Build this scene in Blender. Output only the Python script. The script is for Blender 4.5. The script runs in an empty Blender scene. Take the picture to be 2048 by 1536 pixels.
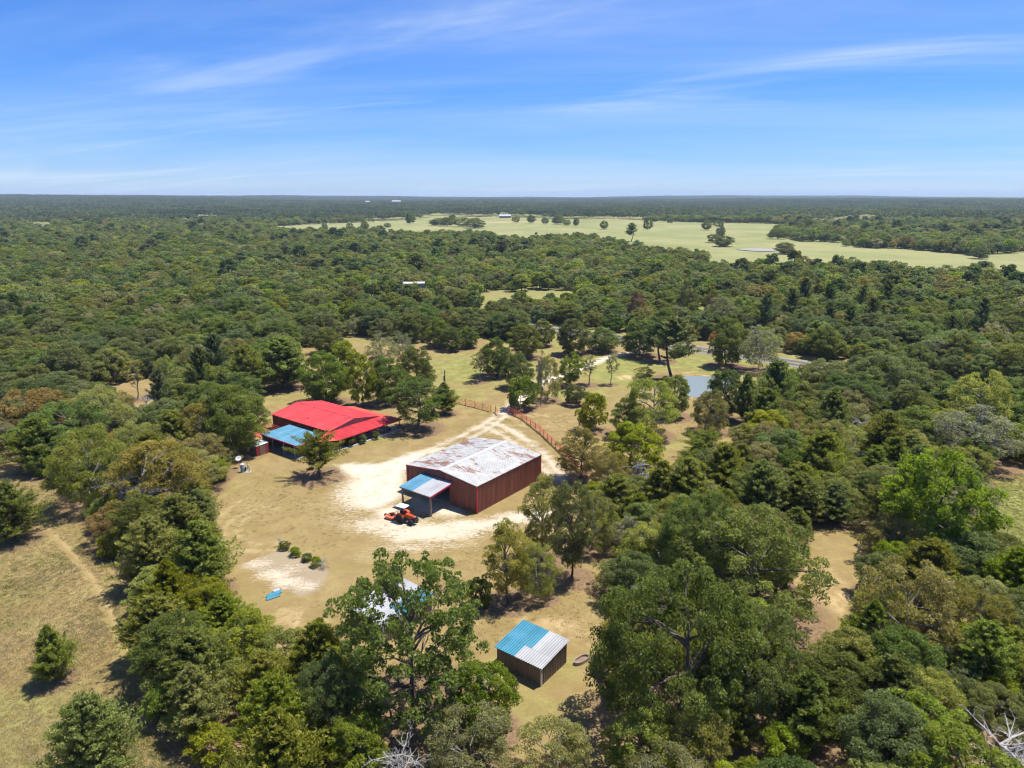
import bpy, math, random
import numpy as np
from mathutils import Vector, Matrix

R = math.radians
SC = bpy.context.scene
COL = SC.collection
rng = np.random.default_rng(11)
random.seed(11)

# ------------------------------------------------------------------ camera, sky, sun, exposure
CAM_H, FPX, HOR = 45.0, 1420.0, 391.0
PITCH = math.atan((768 - HOR) / FPX)
cam = bpy.data.cameras.new('camera')
cam.sensor_width = 36.0
cam.lens = 36.0 * FPX / 2048.0
cam.clip_start = 1.0
cam.clip_end = 40000.0
co = bpy.data.objects.new('camera', cam); COL.objects.link(co)
co.location = (0, 0, CAM_H)
co.rotation_euler = (math.pi / 2 - PITCH, 0, 0)
SC.camera = co

SUN_EL, SUN_AZ = 69.0, (0.91, 0.41)          # direction towards the sun on the ground plane
sun_rot = math.atan2(SUN_AZ[0], SUN_AZ[1])
W = bpy.data.worlds.new('World'); SC.world = W; W.use_nodes = True
nt = W.node_tree; nt.nodes.clear()
def wn(t, **k):
    n = nt.nodes.new(t)
    for a, b in k.items(): setattr(n, a, b)
    return n
out = wn('ShaderNodeOutputWorld'); bg = wn('ShaderNodeBackground')
SKY_TINT = (0.66, 0.86, 1.40, 1); SKY_SAT = 1.12; SKY_STR = 0.068; CLOUD_COL = (6.6, 7.5, 8.8, 1)
CL1 = ((0.20, 0.62, 1), 22, (8.9, 3.3, 0), 0.46, 0.78, 9, 1.6, 0.62)
CL2 = ((0.20, 0.26, 1), 30, (2.3, 4.4, 0), 0.38, 0.62, 4, 0.8)
CL3 = ((0.12, 0.34, 1), 16, (1.3, 8.2, 0), 0.34, 0.74, 7, 1.2, .6)
sky = wn('ShaderNodeTexSky', sky_type='NISHITA', sun_disc=False)
sky.sun_elevation = R(SUN_EL); sky.sun_rotation = sun_rot
sky.altitude = 0; sky.air_density = 1.0; sky.dust_density = 0.0; sky.ozone_density = 4.0
gam = wn('ShaderNodeGamma'); gam.inputs['Gamma'].default_value = 0.95; nt.links.new(sky.outputs[0], gam.inputs['Color'])
tint = wn('ShaderNodeMix', data_type='RGBA', blend_type='MULTIPLY'); tint.inputs['Factor'].default_value = 1; tint.inputs['B'].default_value = SKY_TINT
nt.links.new(gam.outputs[0], tint.inputs['A'])
hsv = wn('ShaderNodeHueSaturation'); hsv.inputs['Saturation'].default_value = SKY_SAT; hsv.inputs['Hue'].default_value = 0.498
nt.links.new(tint.outputs['Result'], hsv.inputs['Color'])
# cirrus: noise laid out on a flat layer high above the whole country
tc = wn('ShaderNodeTexCoord'); sep = wn('ShaderNodeSeparateXYZ'); nt.links.new(tc.outputs['Generated'], sep.inputs[0])
zc = wn('ShaderNodeMath', operation='MAXIMUM'); nt.links.new(sep.outputs[2], zc.inputs[0]); zc.inputs[1].default_value = 0.0
za = wn('ShaderNodeMath', operation='ADD'); nt.links.new(zc.outputs[0], za.inputs[0]); za.inputs[1].default_value = 0.085
dx = wn('ShaderNodeMath', operation='DIVIDE'); nt.links.new(sep.outputs[0], dx.inputs[0]); nt.links.new(za.outputs[0], dx.inputs[1])
dy = wn('ShaderNodeMath', operation='DIVIDE'); nt.links.new(sep.outputs[1], dy.inputs[0]); nt.links.new(za.outputs[0], dy.inputs[1])
cmb = wn('ShaderNodeCombineXYZ'); nt.links.new(dx.outputs[0], cmb.inputs[0]); nt.links.new(dy.outputs[0], cmb.inputs[1])
def cloud(scale, rot, off, lo, hi, det=7, dist=1.2, rough=0.55):
    mr_ = wn('ShaderNodeMapping'); mr_.inputs['Rotation'].default_value = (0, 0, R(rot)); nt.links.new(cmb.outputs[0], mr_.inputs[0])
    mp = wn('ShaderNodeMapping'); mp.inputs['Scale'].default_value = scale; mp.inputs['Location'].default_value = off
    nt.links.new(mr_.outputs[0], mp.inputs[0])
    nz = wn('ShaderNodeTexNoise'); nz.inputs['Scale'].default_value = 1; nz.inputs['Detail'].default_value = det
    nz.inputs['Roughness'].default_value = rough; nz.inputs['Distortion'].default_value = dist
    nt.links.new(mp.outputs[0], nz.inputs[0])
    mr = wn('ShaderNodeMapRange', interpolation_type='SMOOTHSTEP'); mr.inputs[1].default_value = lo; mr.inputs[2].default_value = hi
    nt.links.new(nz.outputs[0], mr.inputs[0])
    return mr.outputs[0]
c1 = cloud(*CL1); c2 = cloud(*CL2); veil = cloud(*CL3)
mul = wn('ShaderNodeMath', operation='MULTIPLY'); nt.links.new(c1, mul.inputs[0]); nt.links.new(c2, mul.inputs[1])
vm = wn('ShaderNodeMath', operation='MULTIPLY'); nt.links.new(veil, vm.inputs[0]); vm.inputs[1].default_value = 0.5
ad = wn('ShaderNodeMath', operation='ADD', use_clamp=True); nt.links.new(mul.outputs[0], ad.inputs[0]); nt.links.new(vm.outputs[0], ad.inputs[1])
cs = wn('ShaderNodeMath', operation='MULTIPLY'); nt.links.new(ad.outputs[0], cs.inputs[0]); cs.inputs[1].default_value = 0.60
mixc = wn('ShaderNodeMix', data_type='RGBA'); nt.links.new(cs.outputs[0], mixc.inputs['Factor'])
nt.links.new(hsv.outputs[0], mixc.inputs['A']); mixc.inputs['B'].default_value = CLOUD_COL
nt.links.new(mixc.outputs['Result'], bg.inputs[0]); bg.inputs[1].default_value = SKY_STR
nt.links.new(bg.outputs[0], out.inputs[0])

sl = bpy.data.lights.new('sun', 'SUN'); sl.energy = 4.5; sl.angle = R(0.53); sl.color = (1.0, 0.955, 0.87)
so = bpy.data.objects.new('sun', sl); COL.objects.link(so)
h = math.cos(R(SUN_EL)); n_ = math.hypot(*SUN_AZ)
sdir = Vector((SUN_AZ[0] / n_ * h, SUN_AZ[1] / n_ * h, math.sin(R(SUN_EL))))
so.rotation_euler = sdir.to_track_quat('Z', 'Y').to_euler()
so.location = (60, 40, 200)

SC.view_settings.view_transform = 'Standard'; SC.view_settings.look = 'None'
SC.view_settings.exposure = 0.85; SC.view_settings.gamma = 1.0; SC.view_settings.use_curve_mapping = False
SC.render.engine = 'CYCLES'
cy = SC.cycles
cy.max_bounces = 5; cy.diffuse_bounces = 3; cy.glossy_bounces = 2; cy.transmission_bounces = 3; cy.transparent_max_bounces = 4; cy.volume_bounces = 0
cy.use_denoising = True
try:
    cy.denoiser = 'OPENIMAGEDENOISE'; cy.denoising_input_passes = 'RGB_ALBEDO_NORMAL'; cy.denoising_prefilter = 'ACCURATE'
except Exception: pass
cy.use_adaptive_sampling = True; cy.adaptive_threshold = 0.03
cy.sample_clamp_indirect = 6.0
SC.render.film_transparent = False
HAZE = 8.0e-5
cy.filter_width = 1.2

# ------------------------------------------------------------------ survey: where a point of the aerial photograph lies on the ground
def px(u, v, z=0.0):
    xc = (u - 1024) / FPX; yc = (768 - v) / FPX
    d = np.array([xc, math.cos(PITCH) + yc * math.sin(PITCH), -math.sin(PITCH) + yc * math.cos(PITCH)])
    t = (z - CAM_H) / d[2]
    return np.array([0, 0, CAM_H]) + t * d
def pxy(u, v, z=0.0): return tuple(px(u, v, z)[:2])
def depth_at(x, y, z=0.0): return y * math.cos(PITCH) + (CAM_H - z) * math.sin(PITCH)
def height_to(v_top, y):
    yc = (768 - v_top) / FPX
    return CAM_H + y * (-math.sin(PITCH) + yc * math.cos(PITCH)) / (math.cos(PITCH) + yc * math.sin(PITCH))

def fnoise(x, y, s=1.0, seed=0):
    r = np.random.default_rng(seed + 100); v = 0; a = 1.0; f = 1.0 / s
    for o in range(4):
        for k in range(3):
            th = r.uniform(0, 2 * math.pi); p = r.uniform(0, 6.28); q = r.uniform(0.7, 1.3)
            v = v + a * np.sin((x * math.cos(th) + y * math.sin(th)) * f * q + p) / 3
        a *= 0.55; f *= 2.1
    return v
def sstep(a, b, x):
    t = np.clip((x - a) / (b - a), 0, 1); return t * t * (3 - 2 * t)
def hz(x, y):
    """height of the land: level around the yard, low wooded hills far away"""
    x = np.asarray(x, float); y = np.asarray(y, float)
    d = np.hypot(x, y)
    az = np.arctan2(x, np.maximum(y, 1))
    far = sstep(1500, 5200, d)
    lift = 6 + 24 * sstep(-0.02, -0.55, az) + 11 * sstep(0.1, 0.45, az)
    hills = 15 * fnoise(x, y, 900, 3) * far
    mid = 2.5 * fnoise(x, y, 260, 5) * sstep(350, 1100, d)
    return far * lift + hills + mid + 0.12 * fnoise(x, y, 16, 8) * sstep(60, 120, d) * (1 - sstep(300, 500, d)) * 0

# ------------------------------------------------------------------ generic builders
def mesh_np(name, V, F, mats=None, tone=None, smooth=False, fmat=None):
    """V (n,3); F list of faces or an (m,k) array"""
    me = bpy.data.meshes.new(name)
    V = np.asarray(V, np.float32)
    if isinstance(F, np.ndarray):
        m, k = F.shape
        me.vertices.add(len(V)); me.vertices.foreach_set('co', V.ravel())
        me.loops.add(m * k); me.loops.foreach_set('vertex_index', F.astype(np.int32).ravel())
        me.polygons.add(m); me.polygons.foreach_set('loop_start', np.arange(0, m * k, k, dtype=np.int32))
        me.update(calc_edges=True)
    else:
        me.from_pydata(V.tolist(), [], F); me.update()
    if fmat is not None: me.polygons.foreach_set('material_index', np.asarray(fmat, np.int32))
    if smooth: me.polygons.foreach_set('use_smooth', np.ones(len(me.polygons), bool))
    if tone is not None:
        at = me.attributes.new('tone', 'FLOAT', 'POINT'); at.data.foreach_set('value', np.asarray(tone, np.float32))
    for m_ in (mats or []): me.materials.append(m_)
    return me
def obj(name, me, parent=None, loc=(0, 0, 0), rotz=0.0, rot=None):
    o = bpy.data.objects.new(name, me); COL.objects.link(o)
    o.location = loc; o.rotation_euler = rot if rot else (0, 0, rotz)
    if parent: o.parent = parent
    return o
def thing(name, label, cat, loc=(0, 0, 0), rotz=0.0, group=None):
    o = obj(name, None, None, loc, rotz); tag(o, label, cat, group); return o
def tag(o, label=None, cat=None, group=None, kind=None):
    if label: o['label'] = label
    if cat: o['category'] = cat
    if group: o['group'] = group
    if kind: o['kind'] = kind
    return o

class MB:
    """collects simple solids into one mesh"""
    def __init__(s): s.V = []; s.F = []; s.M = []
    def add(s, V, F, m=0):
        b = len(s.V); s.V += [tuple(map(float, v)) for v in V]; s.F += [tuple(i + b for i in f) for f in F]; s.M += [m] * len(F); return s
    def box(s, x0, x1, y0, y1, z0, z1, m=0):
        V = [(x, y, z) for z in (z0, z1) for y in (y0, y1) for x in (x0, x1)]
        return s.add(V, [(0, 2, 3, 1), (4, 5, 7, 6), (0, 1, 5, 4), (2, 6, 7, 3), (0, 4, 6, 2), (1, 3, 7, 5)], m)
    def prism(s, P, z0, z1, m=0):
        """P: polygon (x,y) ; z0,z1 scalars or lists"""
        n = len(P); a = z0 if hasattr(z0, '__len__') else [z0] * n; b = z1 if hasattr(z1, '__len__') else [z1] * n
        V = [(p[0], p[1], a[i]) for i, p in enumerate(P)] + [(p[0], p[1], b[i]) for i, p in enumerate(P)]
        F = [tuple(range(n))[::-1], tuple(range(n, 2 * n))] + [(i, (i + 1) % n, n + (i + 1) % n, n + i) for i in range(n)]
        return s.add(V, F, m)
    def tube(s, pts, rad, k=6, m=0, cap=True):
        pts = [Vector(p) for p in pts]; n = len(pts)
        if not hasattr(rad, '__len__'): rad = [rad] * n
        V = []; F = []
        prev = None
        for i, p in enumerate(pts):
            t = (pts[min(i + 1, n - 1)] - pts[max(i - 1, 0)])
            if t.length < 1e-9: t = Vector((0, 0, 1))
            t.normalize()
            a = t.orthogonal().normalized() if prev is None else (prev - t * prev.dot(t))
            if a.length < 1e-6: a = t.orthogonal()
            a.normalize(); prev = a; b = t.cross(a)
            for j in range(k):
                th = 2 * math.pi * j / k
                V.append(p + (a * math.cos(th) + b * math.sin(th)) * rad[i])
        for i in range(n - 1):
            for j in range(k):
                F.append((i * k + j, i * k + (j + 1) % k, (i + 1) * k + (j + 1) % k, (i + 1) * k + j))
        if cap:
            F.append(tuple(range(k))[::-1]); F.append(tuple((n - 1) * k + j for j in range(k)))
        return s.add(V, F, m)
    def lathe(s, prof, k=16, c=(0, 0, 0), axis='z', m=0):
        V = []; F = []; n = len(prof)
        for r, z in prof:
            for j in range(k):
                th = 2 * math.pi * j / k; a, b = r * math.cos(th), r * math.sin(th)
                p = (a, b, z) if axis == 'z' else ((a, z, b) if axis == 'y' else (z, a, b))
                V.append((p[0] + c[0], p[1] + c[1], p[2] + c[2]))
        for i in range(n - 1):
            for j in range(k):
                F.append((i * k + j, i * k + (j + 1) % k, (i + 1) * k + (j + 1) % k, (i + 1) * k + j))
        F.append(tuple(range(k))[::-1]); F.append(tuple((n - 1) * k + j for j in range(k)))
        return s.add(V, F, m)
    def mesh(s, name, mats, smooth=False):
        return mesh_np(name, np.array(s.V, np.float32), s.F, mats if isinstance(mats, (list, tuple)) else [mats], smooth=smooth, fmat=s.M)
    def build(s, name, mats, parent=None, loc=(0, 0, 0), rotz=0.0, smooth=False, rot=None):
        return obj(name, s.mesh(name, mats, smooth), parent, loc, rotz, rot)

# ------------------------------------------------------------------ materials
class NT:
    def __init__(s, name):
        s.m = bpy.data.materials.new(name); s.m.use_nodes = True; s.t = s.m.node_tree; s.t.nodes.clear()
        s.out = s.n('ShaderNodeOutputMaterial')
    def n(s, t, inp=None, **k):
        n = s.t.nodes.new(t)
        for a, b in k.items(): setattr(n, a, b)
        for a, b in (inp or {}).items(): s.set(n, a, b)
        return n
    def set(s, n, key, val):
        i = n.inputs[key]
        if isinstance(val, bpy.types.NodeSocket): s.t.links.new(val, i)
        else: i.default_value = val
    def noise(s, vec, scale, detail=4, rough=0.55, dist=0.0, col=False):
        n = s.n('ShaderNodeTexNoise', {'Scale': scale, 'Detail': detail, 'Roughness': rough, 'Distortion': dist})
        if vec is not None: s.set(n, 'Vector', vec)
        return n.outputs[1 if col else 0]
    def ramp(s, fac, lo, hi, smooth=True):
        return s.n('ShaderNodeMapRange', {0: fac, 1: lo, 2: hi}, interpolation_type='SMOOTHSTEP' if smooth else 'LINEAR').outputs[0]
    def mix(s, f, a, b, blend='MIX'):
        n = s.n('ShaderNodeMix', data_type='RGBA', blend_type=blend)
        s.set(n, 'Factor', f)
        for k, v in (('A', a), ('B', b)):
            if not isinstance(v, bpy.types.NodeSocket): v = (*v, 1) if len(v) == 3 else v
            s.set(n, k, v)
        return n.outputs['Result']
    def math(s, op, a, b=None, c=None, clamp=False):
        n = s.n('ShaderNodeMath', operation=op, use_clamp=clamp)
        for i, v in enumerate((a, b, c)):
            if v is not None: s.set(n, i, v)
        return n.outputs[0]
    def pos(s): return s.n('ShaderNodeNewGeometry').outputs['Position']
    def objc(s): return s.n('ShaderNodeTexCoord').outputs['Object']
    def mapping(s, vec, scale=(1, 1, 1), rot=(0, 0, 0), loc=(0, 0, 0)):
        return s.n('ShaderNodeMapping', {'Vector': vec, 'Scale': scale, 'Rotation': rot, 'Location': loc}).outputs[0]
    def attr(s, name): return s.n('ShaderNodeAttribute', attribute_name=name).outputs['Fac']
    def bsdf(s, color, rough=0.7, metal=0.0, spec=0.3, bump=None, bstr=0.3, bdist=0.05):
        b = s.n('ShaderNodeBsdfPrincipled', {'Roughness': rough, 'Metallic': metal, 'Specular IOR Level': spec})
        s.set(b, 'Base Color', color if isinstance(color, bpy.types.NodeSocket) else (*color, 1))
        if bump is not None:
            bp = s.n('ShaderNodeBump', {'Height': bump, 'Strength': bstr, 'Distance': bdist}); s.set(b, 'Normal', bp.outputs[0])
        return b.outputs[0]
    def done(s, sh, disp=None):
        s.t.links.new(sh, s.out.inputs['Surface']); return s.m

def plain(name, color, rough=0.6, metal=0.0, var=0.25, scale=1.5, spec=0.3, dirt=None, dirt_amt=0.35):
    """paint or metal with mottled wear"""
    t = NT(name); p = t.pos()
    n1 = t.noise(p, scale, 5, 0.6); n2 = t.noise(p, scale * 7, 3)
    f = t.math('ADD', t.math('MULTIPLY', n1, 0.7), t.math('MULTIPLY', n2, 0.3))
    c = t.mix(t.ramp(f, 0.3, 0.7), tuple(v * (1 - var) for v in color), tuple(min(v * (1 + var), 0.9) for v in color))
    if dirt: c = t.mix(t.math('MULTIPLY', t.ramp(t.noise(p, scale * 2.3, 6, 0.65), 0.5, 0.75), dirt_amt), c, dirt)
    r = t.math('ADD', t.math('MULTIPLY', n2, 0.2), rough - 0.1)
    return t.done(t.bsdf(c, r, metal, spec))

def leaf_mat(name, dark, mid, light, trans=0.5, vary=0.22, hue=0.026):
    t = NT(name)
    tn = t.attr('tone')
    n = t.n('ShaderNodeValToRGB'); e = n.color_ramp.elements
    e[0].position = 0.08; e[0].color = (*dark, 1); e[1].position = 0.95; e[1].color = (*light, 1)
    m_ = e.new(0.5); m_.color = (*mid, 1)
    t.set(n, 0, tn)
    rnd = t.n('ShaderNodeObjectInfo').outputs['Random']
    r2 = t.math('FRACT', t.math('MULTIPLY', rnd, 17.31)); r3 = t.math('FRACT', t.math('MULTIPLY', rnd, 91.7))
    hs = t.n('ShaderNodeHueSaturation', {'Color': n.outputs[0]})
    t.set(hs, 'Hue', t.math('MULTIPLY_ADD', rnd, -2 * hue, 0.5 + hue)); t.set(hs, 'Value', t.math('MULTIPLY_ADD', r2, 2 * vary, 1 - vary))
    t.set(hs, 'Saturation', t.math('MULTIPLY_ADD', r3, 0.35, 0.78))
    d = t.n('ShaderNodeBsdfPrincipled', {'Roughness': 0.55, 'Specular IOR Level': 0.25, 'Base Color': hs.outputs[0]})
    tr = t.n('ShaderNodeBsdfTranslucent', {'Color': t.mix(1.0, hs.outputs[0], (1.45, 1.5, 0.7), 'MULTIPLY')})
    mx = t.n('ShaderNodeMixShader', {0: trans}); t.set(mx, 1, d.outputs[0]); t.set(mx, 2, tr.outputs[0])
    return t.done(mx.outputs[0])
def bark_mat(name, a, b):
    t = NT(name); p = t.objc()
    n = t.noise(t.mapping(p, (6, 6, 1.2)), 1.0, 6, 0.65)
    return t.done(t.bsdf(t.mix(t.ramp(n, 0.3, 0.7), a, b), 0.9, 0, 0.15, n, 0.6, 0.03))

LM = {
 'oak':    leaf_mat('leaf_oak', (.092, .118, .026), (.152, .184, .042), (.228, .258, .066)),
 'liveoak': leaf_mat('leaf_liveoak', (.108, .134, .038), (.170, .202, .058), (.245, .276, .090)),
 'bright': leaf_mat('leaf_bright', (.150, .182, .018), (.235, .270, .028), (.325, .350, .048)),
 'lime':   leaf_mat('leaf_lime', (.200, .222, .034), (.285, .305, .050), (.360, .370, .080), 0.5, 0.12),
 'olive':  leaf_mat('leaf_olive', (.182, .174, .042), (.268, .250, .066), (.350, .318, .100)),
 'brown':  leaf_mat('leaf_brown', (.205, .162, .044), (.290, .224, .066), (.360, .274, .088), 0.45, 0.15),
 'cedar':  leaf_mat('leaf_cedar', (.122, .142, .018), (.205, .228, .030), (.305, .318, .052), 0.5),
 'grey':   leaf_mat('leaf_grey', (.180, .184, .086), (.262, .262, .130), (.335, .332, .182), 0.4, 0.15),
 'pine':   leaf_mat('leaf_pine', (.090, .122, .036), (.145, .182, .056), (.205, .240, .080), 0.4),
 'pecan':  leaf_mat('leaf_pecan', (.100, .132, .022), (.165, .205, .036), (.245, .280, .058)),
 'rust':   leaf_mat('leaf_rust', (.200, .115, .064), (.290, .170, .098), (.350, .220, .136), 0.3, 0.1),
}
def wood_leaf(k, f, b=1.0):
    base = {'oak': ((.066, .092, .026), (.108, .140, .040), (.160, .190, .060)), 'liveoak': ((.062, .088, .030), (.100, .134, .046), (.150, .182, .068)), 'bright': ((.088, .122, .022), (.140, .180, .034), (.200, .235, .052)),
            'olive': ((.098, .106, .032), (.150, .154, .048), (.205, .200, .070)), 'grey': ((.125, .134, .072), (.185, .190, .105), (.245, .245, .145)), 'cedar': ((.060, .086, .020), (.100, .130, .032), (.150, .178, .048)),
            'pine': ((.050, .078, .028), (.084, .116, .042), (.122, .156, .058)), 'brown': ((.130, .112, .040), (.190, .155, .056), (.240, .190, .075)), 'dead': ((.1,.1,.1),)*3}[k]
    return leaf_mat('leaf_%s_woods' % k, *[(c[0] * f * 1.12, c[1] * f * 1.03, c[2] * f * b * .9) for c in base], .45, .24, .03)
WL = {k: wood_leaf(k, 1.38) for k in ('oak', 'liveoak', 'bright', 'olive', 'grey', 'cedar', 'pine', 'brown')}
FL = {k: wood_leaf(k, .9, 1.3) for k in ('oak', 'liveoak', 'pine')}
BARK = bark_mat('bark_brown', (.075, .058, .045), (.17, .14, .115))
BARKG = bark_mat('bark_grey', (.13, .12, .105), (.30, .285, .26))
BARKD = bark_mat('bark_dead', (.27, .25, .23), (.50, .48, .45))

# ------------------------------------------------------------------ tree forms
class Crown:
    def __init__(s): s.C = []; s.N = []; s.T = []; s.L = []; s.Wd = []; s.tone = []
    def add(s, C, N, T, L, Wd, tone):
        s.C.append(C); s.N.append(N); s.T.append(T); s.L.append(L); s.Wd.append(Wd); s.tone.append(tone)
    def data(s):
        return [np.concatenate(a) for a in (s.C, s.N, s.T, s.L, s.Wd, s.tone)]
    def mesh(s, name, mat):
        C, N, T, L, Wd, tone = s.data()
        N = N / np.linalg.norm(N, axis=1, keepdims=True)
        T = T - N * np.sum(T * N, 1, keepdims=True); T /= np.maximum(np.linalg.norm(T, axis=1, keepdims=True), 1e-6)
        B = np.cross(N, T)
        L = L[:, None] * 0.5; Wd = Wd[:, None] * 0.5
        droop = N * L * 0.25
        V = np.stack([C + T * L - droop, C + B * Wd, C - T * L - droop, C - B * Wd], 1).reshape(-1, 3)
        F = np.arange(len(V)).reshape(-1, 4)
        return mesh_np(name, V, F, [mat], np.repeat(tone, 4))

def unit(n):
    v = rng.normal(size=(n, 3)); return v / np.linalg.norm(v, axis=1, keepdims=True)

def clump(cr, c, r, n, leaf, tone, up=0.34, flat=0.8, rnd=0.9, asp=0.62):
    d = unit(n); d[:, 2] = np.where(d[:, 2] < -0.45, -d[:, 2], d[:, 2])
    rad = r * rng.uniform(0.35, 1.0, n) ** 0.5
    P = c + d * rad[:, None] * np.array([1, 1, flat])
    N = d * 0.55 + np.array([0, 0, up]) + unit(n) * rnd
    T = unit(n)
    L = leaf * rng.uniform(0.7, 1.35, n)
    cr.add(P, N, T, L, L * asp, np.clip(tone + rng.normal(0, 0.2, n), 0, 1))

def limb_path(a, b, sag=0.15, n=5):
    a = np.array(a, float); b = np.array(b, float); L = np.linalg.norm(b - a)
    mid = a * 0.5 + b * 0.5 + np.array([rng.normal(0, .08 * L), rng.normal(0, .08 * L), sag * L])
    t = np.linspace(0, 1, n)[:, None]
    P = (1 - t) ** 2 * a + 2 * t * (1 - t) * mid + t ** 2 * b
    P[1:-1] += rng.normal(0, .02 * L, (n - 2, 3))
    return P

def broadleaf(name, mat, bark, Rw=5.0, H=9.0, base=0.28, nc=75, leaf=0.30, per=210, cr_r=0.23, lobes=5, gap=0.0, flatz=0.75, limbs=16, twigs=0, shell=0.45, trunk_r=0.24, stems=1, asp=0.62, wide=.36):
    cr = Crown(); tk = MB()
    zc = H * (base + 1) / 2; Rz = H * (1 - base) / 2
    lob = [(rng.uniform(0, 6.28), rng.uniform(.1, .95), rng.uniform(.25, .6)) for _ in range(lobes)]
    cents = []
    k = 0
    while len(cents) < nc and k < nc * 40:
        k += 1
        t = rng.uniform(0.02, 1.0); az = rng.uniform(0, 6.28)
        prof = math.sqrt(max(0, 1 - ((t - wide) / (1.02 - wide)) ** 2)) if t > wide else 1 - .38 * ((wide - t) / wide) ** 1.6
        if rng.random() > prof + .1: continue
        g = .74 + sum(s_ * math.exp(-((t - t_) / .2) ** 2) * max(0, math.cos(az - a_)) ** 2 for a_, t_, s_ in lob) + rng.normal(0, .05)
        q = rng.uniform(shell, 1.0) ** 0.55
        rr = min(g, 1.15) * prof * q * Rw * (1 - cr_r * .45)
        top = 1 - .10 * rng.random()
        p = np.array([math.cos(az) * rr, math.sin(az) * rr, H * (base + (1 - base) * (.06 + t * .90 * top))])
        if gap and cents and min(np.linalg.norm(p - c) for c in cents) < gap: continue
        cents.append(p)
    cents = np.array(cents)
    r0 = Rw * cr_r
    for c in cents:
        rr = r0 * rng.uniform(0.6, 1.3)
        tone = 0.45 + 0.17 * rng.normal()
        clump(cr, c, rr, int(per * (rr / r0) ** 2 * rng.uniform(0.75, 1.2)), leaf, tone, flat=flatz, asp=asp)
    # trunk and limbs
    fork = H * base * rng.uniform(0.75, 1.05)
    for s_ in range(stems):
        o = np.array([rng.normal(0, .35), rng.normal(0, .35), 0]) if stems > 1 else np.zeros(3)
        top = np.array([rng.normal(0, .25) + o[0] * 2, rng.normal(0, .25) + o[1] * 2, fork])
        pp = limb_path(o + np.array([0, 0, -.3]), top, 0, 4)
        tk.tube(pp, [trunk_r * 1.25, trunk_r, trunk_r * .85, trunk_r * .75], 8)
        lead = np.array([rng.normal(0, .5), rng.normal(0, .5), H * .82])
        lp = limb_path(top, lead, 0, 5)
        tk.tube(lp, np.linspace(trunk_r * .72, trunk_r * .12, 5), 6)
        idx = rng.choice(len(cents), min(limbs // stems, len(cents)), replace=False)
        for i in idx:
            zt = np.clip((cents[i][2] * .72 - fork) / (lead[2] - fork), 0, .8); f_ = zt * 4; i0 = min(int(f_), 3); st = lp[i0] * (1 - (f_ - i0)) + lp[i0 + 1] * (f_ - i0)
            path = limb_path(st, cents[i], rng.uniform(-.02, .18))
            tk.tube(path, np.linspace(trunk_r * rng.uniform(.35, .5), .02, 5), 5)
            for q in range(2):
                j = rng.integers(2, 4); e = cents[i] + unit(1)[0] * r0 * 1.3
                tk.tube(limb_path(path[j], e, .05, 3), [.05, .03, .01], 4)
    for _ in range(twigs):
        c = cents[rng.integers(len(cents))]; e = c + unit(1)[0] * np.array([1, 1, .8]) * r0 * rng.uniform(.9, 1.8)
        e[2] = max(e[2], 0.5)
        tk.tube(limb_path(c, e, .1, 3), [.035, .022, .008], 3)
    return finish(name, cr, tk, mat, bark)

def finish(name, cr, tk, mat, bark):
    crown = cr.mesh(name + '_crown', mat) if cr and cr.C else None
    trunk = tk.mesh(name + '_trunk', bark)
    P = np.array(tk.V) if crown is None else np.concatenate([c for c in cr.C])
    w = np.percentile(np.hypot(P[:, 0], P[:, 1]), 97) * 2
    return dict(name=name, crown=crown, trunk=trunk, w=w, h=np.percentile(P[:, 2], 99.6))

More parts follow.
